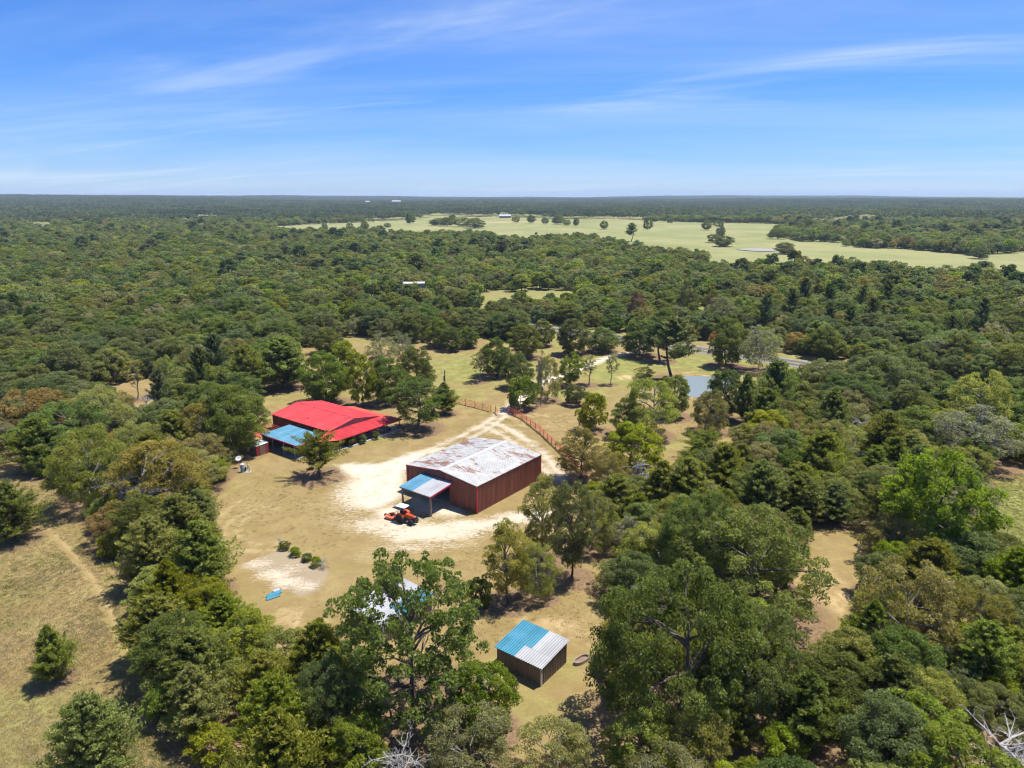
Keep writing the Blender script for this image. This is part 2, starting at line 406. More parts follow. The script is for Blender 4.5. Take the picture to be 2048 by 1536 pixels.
def cedar(name, mat, bark, Rw=2.6, H=7.0, nb=150, per=110, leaf=0.36, full=0.75, leaders=3, low=0.06, irregular=0.25, rise=(.25, 1.0)):
    cr = Crown(); tk = MB()
    tk.tube(limb_path((0, 0, -.3), (rng.normal(0, .15), rng.normal(0, .15), H * .9), 0, 5), [.2, .16, .11, .07, .02], 6)
    L = [(np.zeros(3), 1.0, 1.0)]
    for i in range(leaders - 1):
        a = rng.uniform(0, 6.28); L.append((np.array([math.cos(a), math.sin(a), 0]) * Rw * rng.uniform(.3, .55), rng.uniform(.6, .86), rng.uniform(.5, .7)))
    lump = [(rng.uniform(0, 6.28), rng.uniform(.1, .8), rng.uniform(.7, 1.25)) for _ in range(9)]
    for b in range(nb):
        o, hs, ws = L[0] if b < nb * .55 else L[rng.integers(len(L))]
        t = rng.uniform(low, 0.985) ** 0.95
        az = rng.uniform(0, 6.28)
        prof = (1 - t) ** full * (0.45 + 0.55 * min(t / .18, 1)) * 1.25
        f = 1.0
        for a_, t_, s_ in lump: f += (s_ - 1) * math.exp(-((t - t_) / .16) ** 2) * max(0, math.cos(az - a_))
        ln = Rw * ws * min(prof, 1.05) * f * rng.uniform(1 - irregular * 1.5, 1 + irregular * .6) + .12
        d = np.array([math.cos(az), math.sin(az), rng.uniform(*rise) + t * .6]); d /= np.linalg.norm(d)
        st = o * min(1, t * 3) + np.array([0, 0, t * H * hs])
        end = st + d * ln
        if b % 2 == 0: tk.tube([st, (st + end) / 2 + np.array([0, 0, -.03 * ln]), st + d * ln * .8], [.035, .022, .008], 4)
        n = int(per * (0.35 + 0.65 * ln / Rw))
        s = rng.uniform(.25, 1.03, n) ** .8
        spread = (0.16 + 0.30 * ln / Rw) * (1.15 - s * .55)
        P = st + (end - st) * s[:, None] + unit(n) * spread[:, None] * np.array([1, 1, .75]) * rng.uniform(.3, 1, n)[:, None] * Rw * .36
        T = d * .6 + np.array([0, 0, .55]) + unit(n) * .7
        N = np.array([0, 0, .45]) + unit(n) * .8 + np.array([d[0], d[1], 0]) * .35
        Lf = leaf * rng.uniform(.6, 1.3, n)
        tb = 0.36 + 0.16 * rng.normal()
        cr.add(P, N, T, Lf, Lf * .34, np.clip(tb + (s - .6) * .35 + rng.normal(0, .1, n), 0, 1))
    return finish(name, cr, tk, mat, bark)

def deadtree(name, bark, Rw=3.0, H=6.0, n1=12, n2=7, n3=4, spread=1.0, droop=0.0, fine=3):
    tk = MB(); base = H * .2
    pp = limb_path((0, 0, -.3), (rng.normal(0, .3), rng.normal(0, .3), H * .75), 0, 6)
    tk.tube(pp, np.linspace(.17, .04, 6), 6)
    for i in range(n1):
        st = pp[rng.integers(1, 6)]; d = unit(1)[0]; d[2] = abs(d[2]) * .7 + .15 - droop
        e = st + d * np.array([Rw, Rw, H * .45]) * rng.uniform(.55, 1.0); e[2] = np.clip(e[2], .3, H)
        p1 = limb_path(st, e, .12); tk.tube(p1, np.linspace(.07, .018, 5), 5)
        for j in range(n2):
            s2 = p1[rng.integers(1, 5)]; d2 = unit(1)[0] + (e - st) / np.linalg.norm(e - st) * .9; d2[2] -= droop * .7
            e2 = s2 + d2 * Rw * rng.uniform(.15, .34) * spread; e2[2] = max(e2[2], .1)
            p2 = limb_path(s2, e2, .08, 4); tk.tube(p2, np.linspace(.028, .010, 4), 4, cap=False)
            for k in range(n3):
                s3 = p2[rng.integers(1, 4)]; d3 = unit(1)[0] + (e2 - s2) / (np.linalg.norm(e2 - s2) + 1e-6) * .8; d3[2] -= droop * .5
                e3 = s3 + d3 * Rw * rng.uniform(.06, .16)
                tk.tube([s3, (s3 + e3) / 2 + unit(1)[0] * .03, e3], [.014, .010, .005], 3, cap=False)
    return finish(name, None, tk, None, bark)

PROTO = {}
def P_(sp, *protos): PROTO[sp] = list(protos)
P_('oak', *[broadleaf('oak%d' % i, LM['oak'], BARK, 4.6, 9.0 + i * .6, .0, 250, .20, 165, .16, 9, twigs=20, limbs=8, shell=.22) for i in range(3)])
P_('liveoak', *[broadleaf('liveoak%d' % i, LM['liveoak'], BARK, 6.5, 9.5, .03, 260, .20, 190, .125, 10, twigs=30, limbs=16, trunk_r=.34) for i in range(2)])
P_('bright', *[broadleaf('bright%d' % i, LM['bright'], BARK, 4.2, 8.5, .02, 160, .21, 165, .16, 8, limbs=9, shell=.3) for i in range(2)])
P_('lime', *[broadleaf('lime%d' % i, LM['lime'], BARKG, 4.5, 9.0, .02, 165, .21, 140, .15, 7, twigs=40, asp=.4) for i in range(1)])
P_('olive', *[broadleaf('olive%d' % i, LM['olive'], BARKG, 4.3, 7.5, .02, 165, .19, 120, .145, 9, twigs=150, limbs=14, asp=.5, trunk_r=.14) for i in range(3)])
P_('brown', *[broadleaf('brown%d' % i, LM['brown'], BARKG, 3.8, 6.8, .02, 140, .19, 115, .155, 8, twigs=150, asp=.5, limbs=12, trunk_r=.14) for i in range(2)])
P_('feather', *[broadleaf('feather%d' % i, LM['olive'] if i else LM['oak'], BARK, 3.0, 9.0, .10, 165, .21, 110, .17, 9, twigs=60, limbs=18, asp=.32, shell=.2, trunk_r=.17) for i in range(2)])
P_('grey', *[broadleaf('grey%d' % i, LM['grey'], BARKG, 4.2, 8.5, .06, 140, .18, 90, .16, 8, twigs=230, limbs=18, trunk_r=.14) for i in range(2)])
P_('cedar', *[cedar('cedar%d' % i, LM['cedar'], BARK, 2.8, 7.0, 330, 95, .25, [.6, .75, .55, .9][i], [3, 2, 4, 1][i]) for i in range(4)])
P_('spread', cedar('spread', LM['cedar'], BARK, 3.4, 6.0, 120, 150, .26, .32, 2, .24, .55, (-.05, .3)))
P_('pine', *[cedar('pine%d' % i, LM['pine'], BARK, 3.2, 13.0, 110, 150, .36, .45, 1, .30, .5) for i in range(2)])
P_('pecan', broadleaf('pecan', LM['pecan'], BARK, 7.0, 12.5, .04, 330, .23, 105, .08, 11, gap=.5, limbs=22, twigs=60, shell=.2, trunk_r=.30, wide=.5))
P_('bigoak', broadleaf('bigoak', LM['bright'], BARK, 7.0, 9.5, .10, 260, .22, 135, .105, 11, gap=.4, limbs=14, twigs=40, trunk_r=.34, flatz=.7, shell=.15))
P_('sparse', *[broadleaf('sparse%d' % i, LM['olive'] if i else LM['grey'], BARKG, 2.0, 8.0, .30, 44, .20, 50, .22, 5, limbs=16, twigs=60, trunk_r=.12, shell=.2) for i in range(2)])
P_('rust', broadleaf('rusty', LM['rust'], BARK, 3.6, 8.0, .06, 110, .24, 110, .18, 6, twigs=60))
P_('bush', *[broadleaf('bush%d' % i, LM['bright'] if i else LM['oak'], BARK, 1.9, 2.8, .04, 50, .17, 120, .24, 6, limbs=8, trunk_r=.06) for i in range(2)])
P_('scrub', *[broadleaf('scrub%d' % i, [LM['olive'], LM['bright']][i], BARKG, 2.6, 3.6, .03, 70, .18, 95, .2, 7, limbs=10, twigs=70, trunk_r=.07, asp=.45) for i in range(2)])
P_('dead', deadtree('dead0', BARKD, 2.8, 5.6, 14, 8, 4), deadtree('dead1', BARKD, 3.2, 4.6, 18, 9, 4, droop=.45), deadtree('dead2', BARKD, 2.6, 6.5, 11, 7, 3))

TREE_POS = []                                   # x, y, crown radius: for the litter beneath them
NAMES = {'oak': 'oak_tree', 'liveoak': 'live_oak_tree', 'bright': 'leafy_tree', 'lime': 'willow_tree', 'olive': 'elm_tree', 'brown': 'elm_tree', 'feather': 'feathery_tree',
         'grey': 'post_oak_tree', 'cedar': 'cedar_tree', 'spread': 'cedar_tree', 'pine': 'pine_tree', 'pecan': 'pecan_tree', 'bigoak': 'oak_tree', 'sparse': 'sapling', 'rust': 'brown_leaved_tree',
         'bush': 'bush', 'scrub': 'bush', 'dead': 'dead_tree'}
CATS = {'cedar': 'cedar', 'spread': 'cedar', 'pine': 'pine', 'bush': 'bush', 'scrub': 'bush', 'dead': 'dead tree', 'sparse': 'sapling'}
def plant(sp, x, y, w, hgt, label, group=None, var=None, rotz=None, sink=0.0):
    P = PROTO[sp]; p = P[var if var is not None else rng.integers(len(P))]
    r = thing(NAMES[sp], label, CATS.get(sp, 'tree'), (x, y, float(hz(x, y)) - sink), rng.uniform(0, 6.28) if rotz is None else rotz, group)
    s = w / p['w']; r.scale = (s, s, hgt / p['h'])
    obj('trunk', p['trunk'], r)
    if p['crown']: obj('crown', p['crown'], r)
    TREE_POS.append((x, y, w / 2))
    return r
def plant_px(sp, u, v, wpx, vtop, label, group=None, var=None, rotz=None):
    x, y = pxy(u, v)
    hgt = max(height_to(vtop, y), 0.4); w = wpx / FPX * depth_at(x, y, hgt * .5)
    return plant(sp, x, y, w, hgt, label, group, var, rotz)
# ------------------------------------------------------------------ plan of the planting (positions first: the ground needs them)
PLAN = []                                       # species, x, y, width, height, label, group, variant
def plan_px(sp, u, v, wpx, vtop, label, group=None, var=None):
    x, y = pxy(u, v); hgt = max(height_to(vtop, y), 0.4)
    PLAN.append((sp, x, y, 1.1 * wpx / FPX * depth_at(x, y, hgt * .5), hgt, label, group, var))
HAND = [
 # yard and meadow
 ('spread', 638, 953, 96, 866, 'low spreading cedar on the gravel edge before the blue carport', 0),
 ('feather', 836, 858, 98, 757, 'feathery green tree at the far corner of the red porch', 0),
 ('cedar', 889, 828, 50, 765, 'small dense cedar left of the pipe fence near the drive', 3),
 ('oak', 650, 806, 92, 706, 'dark oak at the left end of the clump behind the red roof', 0),
 ('bright', 724, 812, 60, 708, 'bright green tree in front of the clump behind the red roof', 0),
 ('oak', 775, 806, 72, 716, 'dull green oak just behind the right half of the red roof', 1),
 ('oak', 834, 782, 68, 697, 'dark round oak at the right end of the clump behind the red roof', 2),
 ('bright', 690, 768, 62, 682, 'yellow green tree at the back of the clump behind the house', 1),
 ('grey', 765, 745, 58, 668, 'pale grey twiggy tree at the back of the clump behind the house', 0),
 ('grey', 808, 735, 50, 664, 'thin grey green tree standing behind the dark round oak', 1),
 ('cedar', 567, 776, 92, 676, 'big broad cedar at the left of the strip of grass behind the house', 2),
 ('cedar', 497, 788, 70, 690, 'big cedar between the broad cedar and the tree belt', 0),
 ('oak', 655, 706, 60, 656, 'round olive tree at the far end of the strip of grass behind the house', 0),
 ('sparse', 959, 764, 36, 710, 'young tree alone in the meadow beyond the fence', 1),
 ('oak', 993, 752, 66, 678, 'dark leafy tree in the middle of the meadow', 1),
 ('oak', 1048, 715, 66, 650, 'large dark oak at the far side of the meadow', 2),
 ('oak', 1035, 775, 60, 708, 'grey green tree beside the white drive in the meadow', 0),
 ('oak', 904, 702, 42, 655, 'small tree at the far left edge of the meadow', 2),
 ('oak', 934, 696, 46, 656, 'tree beside the small one at the far edge of the meadow', 1),
 ('oak', 880, 694, 56, 640, 'dark tree at the wood edge left of the meadow', 0),
 ('bush', 1041, 818, 66, 752, 'bushy low tree beside the open gate and the drive', 0),
 ('sparse', 1082, 812, 26, 702, 'nearly bare thin tree standing right of the drive', 0),
 ('olive', 1095, 801, 50, 713, 'slender green tree next to the nearly bare one', 1),
 ('bright', 1142, 772, 50, 705, 'bright round tree right of the white drive', 0),
 ('sparse', 1178, 770, 38, 712, 'loose green tree between the bright round tree and the bare sapling', 1),
 ('sparse', 1222, 769, 28, 702, 'bare lone sapling standing in the green grass', 0),
 ('bush', 1149, 808, 50, 769, 'small round tree with a short trunk in the dry meadow', 0),
 ('oak', 1143, 710, 64, 638, 'dark leafy tree left of the end of the drive', 1),
 ('oak', 1205, 704, 62, 655, 'broad low oak shading the end of the drive', 0),
 ('oak', 1280, 712, 72, 640, 'wide dark oak right of the end of the drive', 2),
 ('oak', 1085, 692, 46, 640, 'oak at the far right edge of the meadow near the road', 0),
 ('pine', 1345, 760, 84, 634, 'tall ragged pine left of the pond', 0),
 ('pine', 1320, 722, 60, 640, 'ragged pine behind the tall one by the pond', 1),
 ('oak', 1451, 732, 74, 636, 'dark tree with a bare lower trunk before the highway', 1),
 ('grey', 1516, 742, 78, 652, 'pale grey tree with a white trunk beside the highway', 0),
 ('lime', 1292, 872, 108, 755, 'tall yellow green willow left of the pond', 0),
 ('bright', 1348, 834, 70, 752, 'bright green tree between the willow and the pond', 1),
 ('olive', 1418, 864, 72, 784, 'round olive tree alone in the clearing below the pond', 0),
 ('oak', 1445, 838, 74, 741, 'dark round tree at the right bank of the pond', 2),
 ('cedar', 1490, 846, 46, 748, 'tall narrow cedar right of the dark round tree', 1),
 ('cedar', 1546, 838, 80, 722, 'tall broad cedar at the edge of the woods right of the pond', 0),
 ('scrub', 1288, 757, 42, 733, 'small grey bush in the grass left of the pond', 0),
 ('bush', 1188, 862, 60, 786, 'leafy light green tree at the right of the dry meadow', 1),
 ('bright', 1250, 872, 66, 798, 'green tree below the tall willow', 0),
 ('feather', 1160, 957, 86, 856, 'slender feathery tree standing over the end of the pipe fence', 1),
 ('bright', 1262, 942, 112, 846, 'wide bright tree in the thicket right of the pipe fence', 1),
 ('olive', 1215, 985, 80, 900, 'olive tree in the thicket behind the slender tree', 2),
 ('dead', 1292, 1000, 86, 918, 'grey leafless drooping tree in the thicket right of the fence', 1),
 ('spread', 1408, 912, 84, 862, 'low flat cedar in the clearing below the pond', 0),
 ('cedar', 1395, 948, 60, 884, 'small cedar beside a bleached snag', 1),
 ('dead', 1436, 940, 36, 886, 'bleached snag beside the small cedar', 2),
 # trees along the workshop
 ('feather', 1016, 1206, 92, 1044, 'tall feathery tree between the workshop and the small shed', 1),
 ('feather', 1143, 1157, 88, 968, 'tall slender tree right of the workshop corner', 0),
 ('feather', 1085, 1120, 90, 952, 'leaning feathery tree close to the workshop corner', 1),
 ('olive', 1075, 1195, 80, 1090, 'loose olive tree beside the tall feathery one', 0),
 ('bush', 962, 1213, 54, 1154, 'round dark bush with a pale post at its foot', 0),
 ('olive', 1185, 1100, 90, 985, 'pale olive tree in the thicket behind the workshop trees', 1),
 ('scrub', 1215, 1180, 70, 1120, 'grey twiggy bush at the foot of the thicket', 0),
 ('bright', 1185, 1010, 50, 965, 'bright little tree among grey branches', 1),
 ('dead', 1225, 1015, 50, 960, 'bare grey branches between the bright little tree and the drooping snag', 0),
 # foreground right
 ('bigoak', 1505, 1232, 288, 1038, 'great spreading oak above the sandy gap in the right woods', 0),
 ('liveoak', 1345, 1450, 300, 1150, 'huge dark live oak right of the small striped shed', 0),
 ('liveoak', 1490, 1420, 200, 1215, 'second dark live oak touching the huge one', 1),
 ('liveoak', 1400, 1180, 160, 990, 'dense dark tree behind the great spreading oak', 1),
 ('brown', 1455, 1120, 120, 1010, 'yellowing tree behind the great spreading oak', 0),
 ('olive', 1310, 1150, 130, 1050, 'olive tree left of the great spreading oak', 1),
 ('olive', 1800, 1310, 190, 1130, 'olive topped tree right of the sandy gap', 0),
 ('bright', 1860, 1120, 190, 900, 'broad bright green tree crown in the middle of the right woods', 0),
 ('bright', 1660, 1020, 90, 950, 'tree with orange tipped leaves in the right woods', 1),
 ('liveoak', 1765, 800, 150, 708, 'large round oak beyond the right woods', 0),
 ('lime', 1955, 880, 120, 745, 'yellow green willow at the right edge', 0),
 ('grey', 1945, 925, 150, 815, 'tree with white limbs below the yellow green willow', 0),
 ('dead', 1990, 1570, 190, 1440, 'big bleached dead tree in the bottom right corner', 0),
 ('dead', 1725, 890, 60, 830, 'dark leafless snag leaning in the right woods', 2),
 ('dead', 1700, 940, 66, 885, 'bare grey crown among cedars in the right woods', 0),
 # foreground middle
 ('pecan', 830, 1440, 312, 1132, 'tall open limbed tree standing over the half hidden shed', 0),
 ('bright', 965, 1462, 140, 1335, 'round bright green tree at the foot of the open limbed one', 0),
 ('olive', 940, 1560, 180, 1430, 'olive bush at the bottom edge in the middle', 0),
 ('olive', 1110, 1572, 160, 1452, 'feathery olive bush at the bottom edge below the small shed', 2),
 ('dead', 812, 1590, 120, 1470, 'bleached dead branches at the bottom edge below the open limbed tree', 0),
 ('bright', 725, 1560, 130, 1440, 'bright leafy tree at the bottom edge beside the dead branches', 1),
 ('liveoak', 660, 1480, 150, 1330, 'dark leafy tree left of the open limbed one', 0),
 # left field
 ('cedar', 24, 1080, 106, 968, 'broad cedar in the dry field at the left edge', 0),
 ('cedar', 112, 1362, 76, 1252, 'small lone cedar in the dry field', 3),
 ('cedar', 195, 1575, 150, 1398, 'yellow green cedar at the bottom left of the field', 0),
 # left belt highlights
 ('brown', 410, 905, 100, 806, 'grey brown tree right of the middle of the left tree belt', 0),
 ('oak', 468, 905, 120, 770, 'dense dark oak beside the little pump shed', 1),
 ('dead', 300, 850, 40, 782, 'tall bleached snag in the left tree belt', 2),
 ('dead', 272, 865, 56, 815, 'grey leafless bush in the left tree belt', 0),
 ('sparse', 275, 800, 40, 722, 'thin bare trunked tree in the opening of the left tree belt', 1),
 ('dead', 285, 1030, 110, 940, 'grey leafless branches hanging out of the tree belt', 1),
 ('olive', 190, 1010, 150, 860, 'large grey twiggy tree in the left tree belt', 0),
 ('olive', 310, 1040, 190, 890, 'wide olive tree at the yard end of the left tree belt', 1),
 ('lime', 335, 790, 50, 712, 'pale yellow green tree behind the left tree belt', 0),
 ('olive', 205, 890, 120, 775, 'hazy olive tree in the middle of the left tree belt', 2),
 ('brown', 75, 890, 130, 780, 'orange brown tree in the left tree belt', 1),
 # beyond the road
 ('rust', 1274, 650, 36, 582, 'reddish brown tree beyond the highway', 0),
 ('rust', 1418, 662, 26, 590, 'narrow reddish tree beside the sandy lot', 0),
 ('grey', 1440, 668, 54, 590, 'wide grey leafless looking tree beside the sandy lot', 1),
 ('oak', 1372, 640, 40, 560, 'dark tree with an open trunk in the sandy lot', 1),
]
for a in HAND: plan_px(*a[:6], None, a[6])
# rose bed
for i, (u, v, w, vt, sp, var) in enumerate([(561, 1092, 18, 1070, 'dead', 0), (568, 1098, 24, 1083, 'bush', 0), (591, 1112, 24, 1095, 'bush', 1), (613, 1122, 22, 1108, 'bush', 0), (632, 1132, 24, 1115, 'bush', 1), (645, 1137, 26, 1115, 'dead', 1)]):
    plan_px(sp, u, v, w, vt, ['dry twiggy shrub at the near left end of the stony bed', 'first small green shrub of the stony bed, beside the dry one', 'lone round shrub in the middle of the stony bed edge', 'small green shrub of the bed, left of a touching pair', 'small green shrub of the bed, touching the dry end shrub', 'dry purple grey shrub at the right end of the stony bed'][i], 'shrubs along the stony bed', var)
for i, (u, v) in enumerate([(698, 892), (724, 886), (752, 878)]):
    plan_px('bush', u, v, 22 - 3 * i, v - 20 + 2 * i, ['largest shrub in the grass before the red porch, nearest the carport', 'middle shrub in the grass before the red porch', 'smallest shrub in the grass before the red porch'][i], 'shrubs before the porch', i % 2)
# lone trees of the far pasture
LONE = [(820, 448, 16, 424), (880, 452, 22, 437), (905, 450, 16, 430), (925, 455, 26, 436), (950, 457, 30, 437), (893, 454, 20, 436), (870, 452, 18, 440), (1032, 446, 12, 434), (1062, 448, 14, 432), (1090, 450, 12, 437), (1116, 450, 18, 431), (1133, 452, 12, 440), (1152, 453, 9, 436), (1208, 461, 12, 443), (1262, 484, 24, 447), (1295, 462, 14, 440),
        (1413, 462, 15, 443), (1437, 456, 16, 443), (1441, 476, 14, 453), (1428, 487, 22, 470), (1447, 495, 30, 474), (1554, 479, 30, 457), (1569, 509, 28, 486), (1692, 494, 12, 480), (1959, 518, 24, 492), (700, 458, 10, 444), (730, 460, 12, 440), (775, 456, 10, 446), (650, 458, 9, 444), (1730, 458, 12, 450), (1310, 445, 10, 434), (1340, 448, 9, 438)]
for i, (u, v, w, vt) in enumerate(LONE):
    plan_px(['oak', 'liveoak', 'pine'][2 if i == 14 else i % 2], u, v, w * (1 if i == 14 else 1.3), vt, 'tall pine at the near edge of the far pasture' if i == 14 else 'dark tree standing by itself on the far pasture', None if i == 14 else 'trees dotted over the far pasture')

# ---- open ground (no filler trees), as outlines on the land
def poly(pts): return np.array([pxy(u, v) for u, v in pts])
def inside(P, x, y):
    x = np.asarray(x, float); y = np.asarray(y, float); r = np.zeros(x.shape, bool); n = len(P); j = n - 1
    for i in range(n):
        xi, yi = P[i]; xj, yj = P[j]
        c = ((yi > y) != (yj > y)) & (x < (xj - xi) * (y - yi) / (yj - yi + 1e-12) + xi)
        r ^= c; j = i
    return r
def seg_dist(pts, x, y):
    d = np.full(np.shape(x), 1e9)
    for (ax, ay), (bx, by) in zip(pts[:-1], pts[1:]):
        vx, vy = bx - ax, by - ay; L = vx * vx + vy * vy + 1e-9
        t = np.clip(((x - ax) * vx + (y - ay) * vy) / L, 0, 1)
        d = np.minimum(d, np.hypot(x - ax - t * vx, y - ay - t * vy))
    return d
def sdist(P, x, y):
    d = seg_dist(np.vstack([P, P[:1]]), x, y)
    return np.where(inside(P, x, y), d, -d)
YARD = poly([(500, 900), (455, 955), (405, 1000), (415, 1045), (440, 1090), (440, 1145), (465, 1225), (535, 1305), (620, 1355), (690, 1390), (620, 1560), (640, 1700), (1240, 1700), (1240, 1560), (1225, 1440), (1215, 1310), (1225, 1180), (1200, 1080), (1170, 990), (1330, 1020), (1370, 950), (1470, 930), (1480, 870), (1560, 800), (1700, 765), (1760, 755), (1760, 735),
             (1660, 722), (1400, 684), (1250, 666), (1100, 648), (1040, 640), (1050, 680), (950, 676), (880, 672), (830, 684), (700, 672), (630, 692), (590, 700), (560, 760), (470, 780), (505, 830)])
FIELD = poly([(-400, 940), (20, 940), (100, 975), (165, 1035), (195, 1120), (262, 1190), (268, 1340), (280, 1440), (330, 1500), (420, 1600), (420, 1800), (-500, 1800)])
GAP = poly([(1590, 1120), (1640, 1050), (1740, 1070), (1740, 1180), (1695, 1260), (1665, 1340), (1625, 1405), (1560, 1405), (1545, 1260)])
EDGE = poly([(1925, 1000), (1985, 952), (2200, 930), (2400, 1160), (2080, 1160), (1995, 1110)])
SAND = poly([(460, 1450), (500, 1430), (520, 1500), (520, 1600), (440, 1600)])
GLADE = poly([(85, 790), (330, 752), (352, 800), (310, 850), (255, 850), (240, 818), (110, 815)])
CLEAR = [YARD, FIELD, GAP, EDGE, SAND, GLADE]
PAST = poly([(545, 450), (640, 446), (760, 442), (830, 436), (870, 431), (1000, 436), (1250, 441), (1400, 447), (1545, 449), (1605, 455), (1560, 466), (1545, 474), (1605, 485), (1690, 487), (1720, 497), (1810, 499), (1950, 512), (2080, 502), (2500, 500), (2500, 595), (2048, 585), (1960, 560), (1850, 566), (1700, 545), (1640, 550), (1410, 548), (1395, 520), (1280, 511), (1180, 485), (1000, 488), (985, 476), (850, 478), (720, 472), (550, 466)])
MEADS = [poly([(955, 585), (1145, 582), (1165, 610), (1120, 625), (940, 620)]), poly([(1330, 625), (1400, 620), (1450, 640), (1430, 665), (1310, 655)]),
         poly([(1430, 432), (1500, 430), (1500, 437), (1430, 437)]), poly([(1610, 445), (1770, 437), (1775, 447), (1620, 455)]), poly([(1520, 433), (1560, 431), (1560, 437), (1520, 438)]),
         poly([(60, 448), (110, 446), (112, 462), (62, 464)]), poly([(345, 438), (410, 434), (412, 448), (365, 452)]), poly([(1600, 595), (1660, 590), (1670, 620), (1620, 625)])]
ROADC = [pxy(u, v) for u, v in [(700, 600), (900, 628), (1000, 643), (1105, 660), (1250, 678), (1395, 699), (1520, 716), (1665, 738), (1850, 768), (2150, 815), (2500, 870)]]

def spc(x, y): return 1.0
IND_MAX = 138.0                                 # nearer than this the woods are single trees, beyond they read as one mass
def fill():
    pts = [(p[1], p[2], p[3] / 2) for p in PLAN]
    big = np.array(pts)
    cand = []
    r_ = np.random.default_rng(5)
    n_try = 26000
    for k in range(n_try):
        d = 36 + (IND_MAX - 36) * math.sqrt(r_.random()); az = r_.uniform(-.78, .78)
        x, y = d * math.sin(az), d * math.cos(az)
        if y < 36: continue
        uu = 1024 + FPX * x / depth_at(x, y)
        if not (-170 < uu < 2230): continue
        if any(inside(P, x, y) for P in CLEAR): continue
        if seg_dist(ROADC, x, y) < 9: continue
        near = np.hypot(big[:, 0] - x, big[:, 1] - y)
        small = r_.random() < .16
        rad = r_.uniform(1.5, 2.0) if small else r_.uniform(2.4, 3.7) * (1.0 + .12 * (d > 110))
        if np.any(near < .60 * (big[:, 2] + rad)): continue
        # edge of the open land: keep crowns off it
        dm = min(float(seg_dist(np.vstack([P, P[:1]]), x, y)) for P in CLEAR)
        if dm < rad * .5 or (x < 0 and float(seg_dist(np.vstack([FIELD, FIELD[:1]]), x, y)) < rad * .72): continue
        big = np.vstack([big, (x, y, rad)])
        nz = fnoise(x, y, 22, 2); nz2 = fnoise(x, y, 9, 4)
        left = x < 0
        strip = left and y < 84
        if small: sp = r_.choice(['scrub', 'bush', 'cedar'])
        elif strip: sp = r_.choice(['cedar', 'cedar', 'cedar', 'cedar', 'oak', 'bright'])
        elif left and y < 150: sp = r_.choice(['olive', 'olive', 'brown', 'olive', 'cedar', 'oak'] if nz2 > -.4 else ['oak', 'cedar', 'bright'])
        elif left: sp = r_.choice(['oak', 'cedar', 'olive', 'grey', 'oak', 'bright'])
        elif y < 85: sp = r_.choice(['bright', 'bright', 'olive', 'liveoak', 'oak', 'cedar'] if nz2 > -.2 else ['bright', 'oak', 'olive', 'grey'])
        else: sp = r_.choice(['cedar', 'cedar', 'oak', 'bright', 'olive', 'cedar', 'oak', 'grey'] if nz > -.3 else ['oak', 'liveoak', 'olive', 'bright', 'cedar'])
        sp = str(sp)
        hh = dict(scrub=1.5, bush=1.7, cedar=2.55, oak=1.95, bright=2.0, olive=1.75, brown=1.75, grey=1.9, liveoak=1.5)[sp] * rad * r_.uniform(.85, 1.2)
        w = rad * 2 * (1.18 if sp != 'cedar' else 1.08)
        where = ('of the strip between dry field and yard' if strip else 'in the tree belt left of the yard' if left and y < 150 else 'in the woods left behind the house' if left else 'in the thick woods at the lower right' if y < 85 else 'in the woods right of the clearing')
        look = dict(scrub='low twiggy bush', bush='small leafy bush', cedar='dark green cedar', oak='dark green leafy tree', bright='fresh green leafy tree', olive='olive green twiggy tree', brown='brownish drought worn tree', grey='pale grey green tree', liveoak='broad dusky green tree')[sp]
        PLAN.append((sp, x, y, w, hh, look + ' ' + where, look + 's ' + where, None))
fill()
# single out the filler trees that stand right beside a landmark tree
_taken = set(); _n = len(HAND)
_marks = [(PLAN[i][1], PLAN[i][2], PLAN[i][5]) for i in range(_n)]
_c = []
for k in range(_n, len(PLAN)):
    if PLAN[k][6] is None or ' in the ' not in PLAN[k][5] and ' of the strip' not in PLAN[k][5]: continue
    for mx_, my_, ml in _marks: _c.append((math.hypot(PLAN[k][1] - mx_, PLAN[k][2] - my_), k, ml))
_done = set()
for d_, k, ml in sorted(_c):
    if d_ > 16 or k in _done: continue
    look = PLAN[k][6].split('s in the ')[0].split('s of the strip')[0]
    lab = look + ' nearest the ' + ml
    if lab in _taken or len(lab.split()) > 16 or look.split()[-1] + ' ' in '': continue
    _taken.add(lab); _done.add(k); p = PLAN[k]; PLAN[k] = (*p[:5], lab, *p[6:])
print('singled out', len(_done))
_by = {}
for k in range(_n, len(PLAN)):
    if PLAN[k][6] and k not in _done and PLAN[k][6].split('s in the ')[0] + ' in the ' in PLAN[k][5] or (PLAN[k][6] and k not in _done and ' of the strip' in PLAN[k][5]): _by.setdefault(PLAN[k][5], []).append(k)
for lab, ks in _by.items():
    ks.sort(key=lambda k: PLAN[k][2])
    for j, k in enumerate(ks):
        if len(ks) > 2: p = PLAN[k]; PLAN[k] = (*p[:5], lab + (' towards the viewer', ' in their middle', ' towards the back')[min(2, j * 3 // len(ks))], *p[6:])

# ------------------------------------------------------------------ the ground
def axis(lo, hi, fine0, fine1, step, grow=1.09):
    a = list(np.arange(fine0, fine1 + 1e-6, step)); s = step; x = fine1
    while x < hi: s *= grow; x += s; a.append(x)
    s = step; x = fine0
    while x > lo: s *= grow; x -= s; a.insert(0, x)
    return np.array(a)
gx = axis(-12000, 12000, -62, 66, .5); gy = axis(-900, 13000, 42, 176, .5)
X, Y = np.meshgrid(gx, gy); Z = hz(X, Y) 
GV = np.stack([X, Y, Z], -1).reshape(-1, 3)
xf, yf = X.ravel(), Y.ravel()
nx, ny = len(gx), len(gy)
def pl(*p): return [pxy(u, v) for u, v in p]
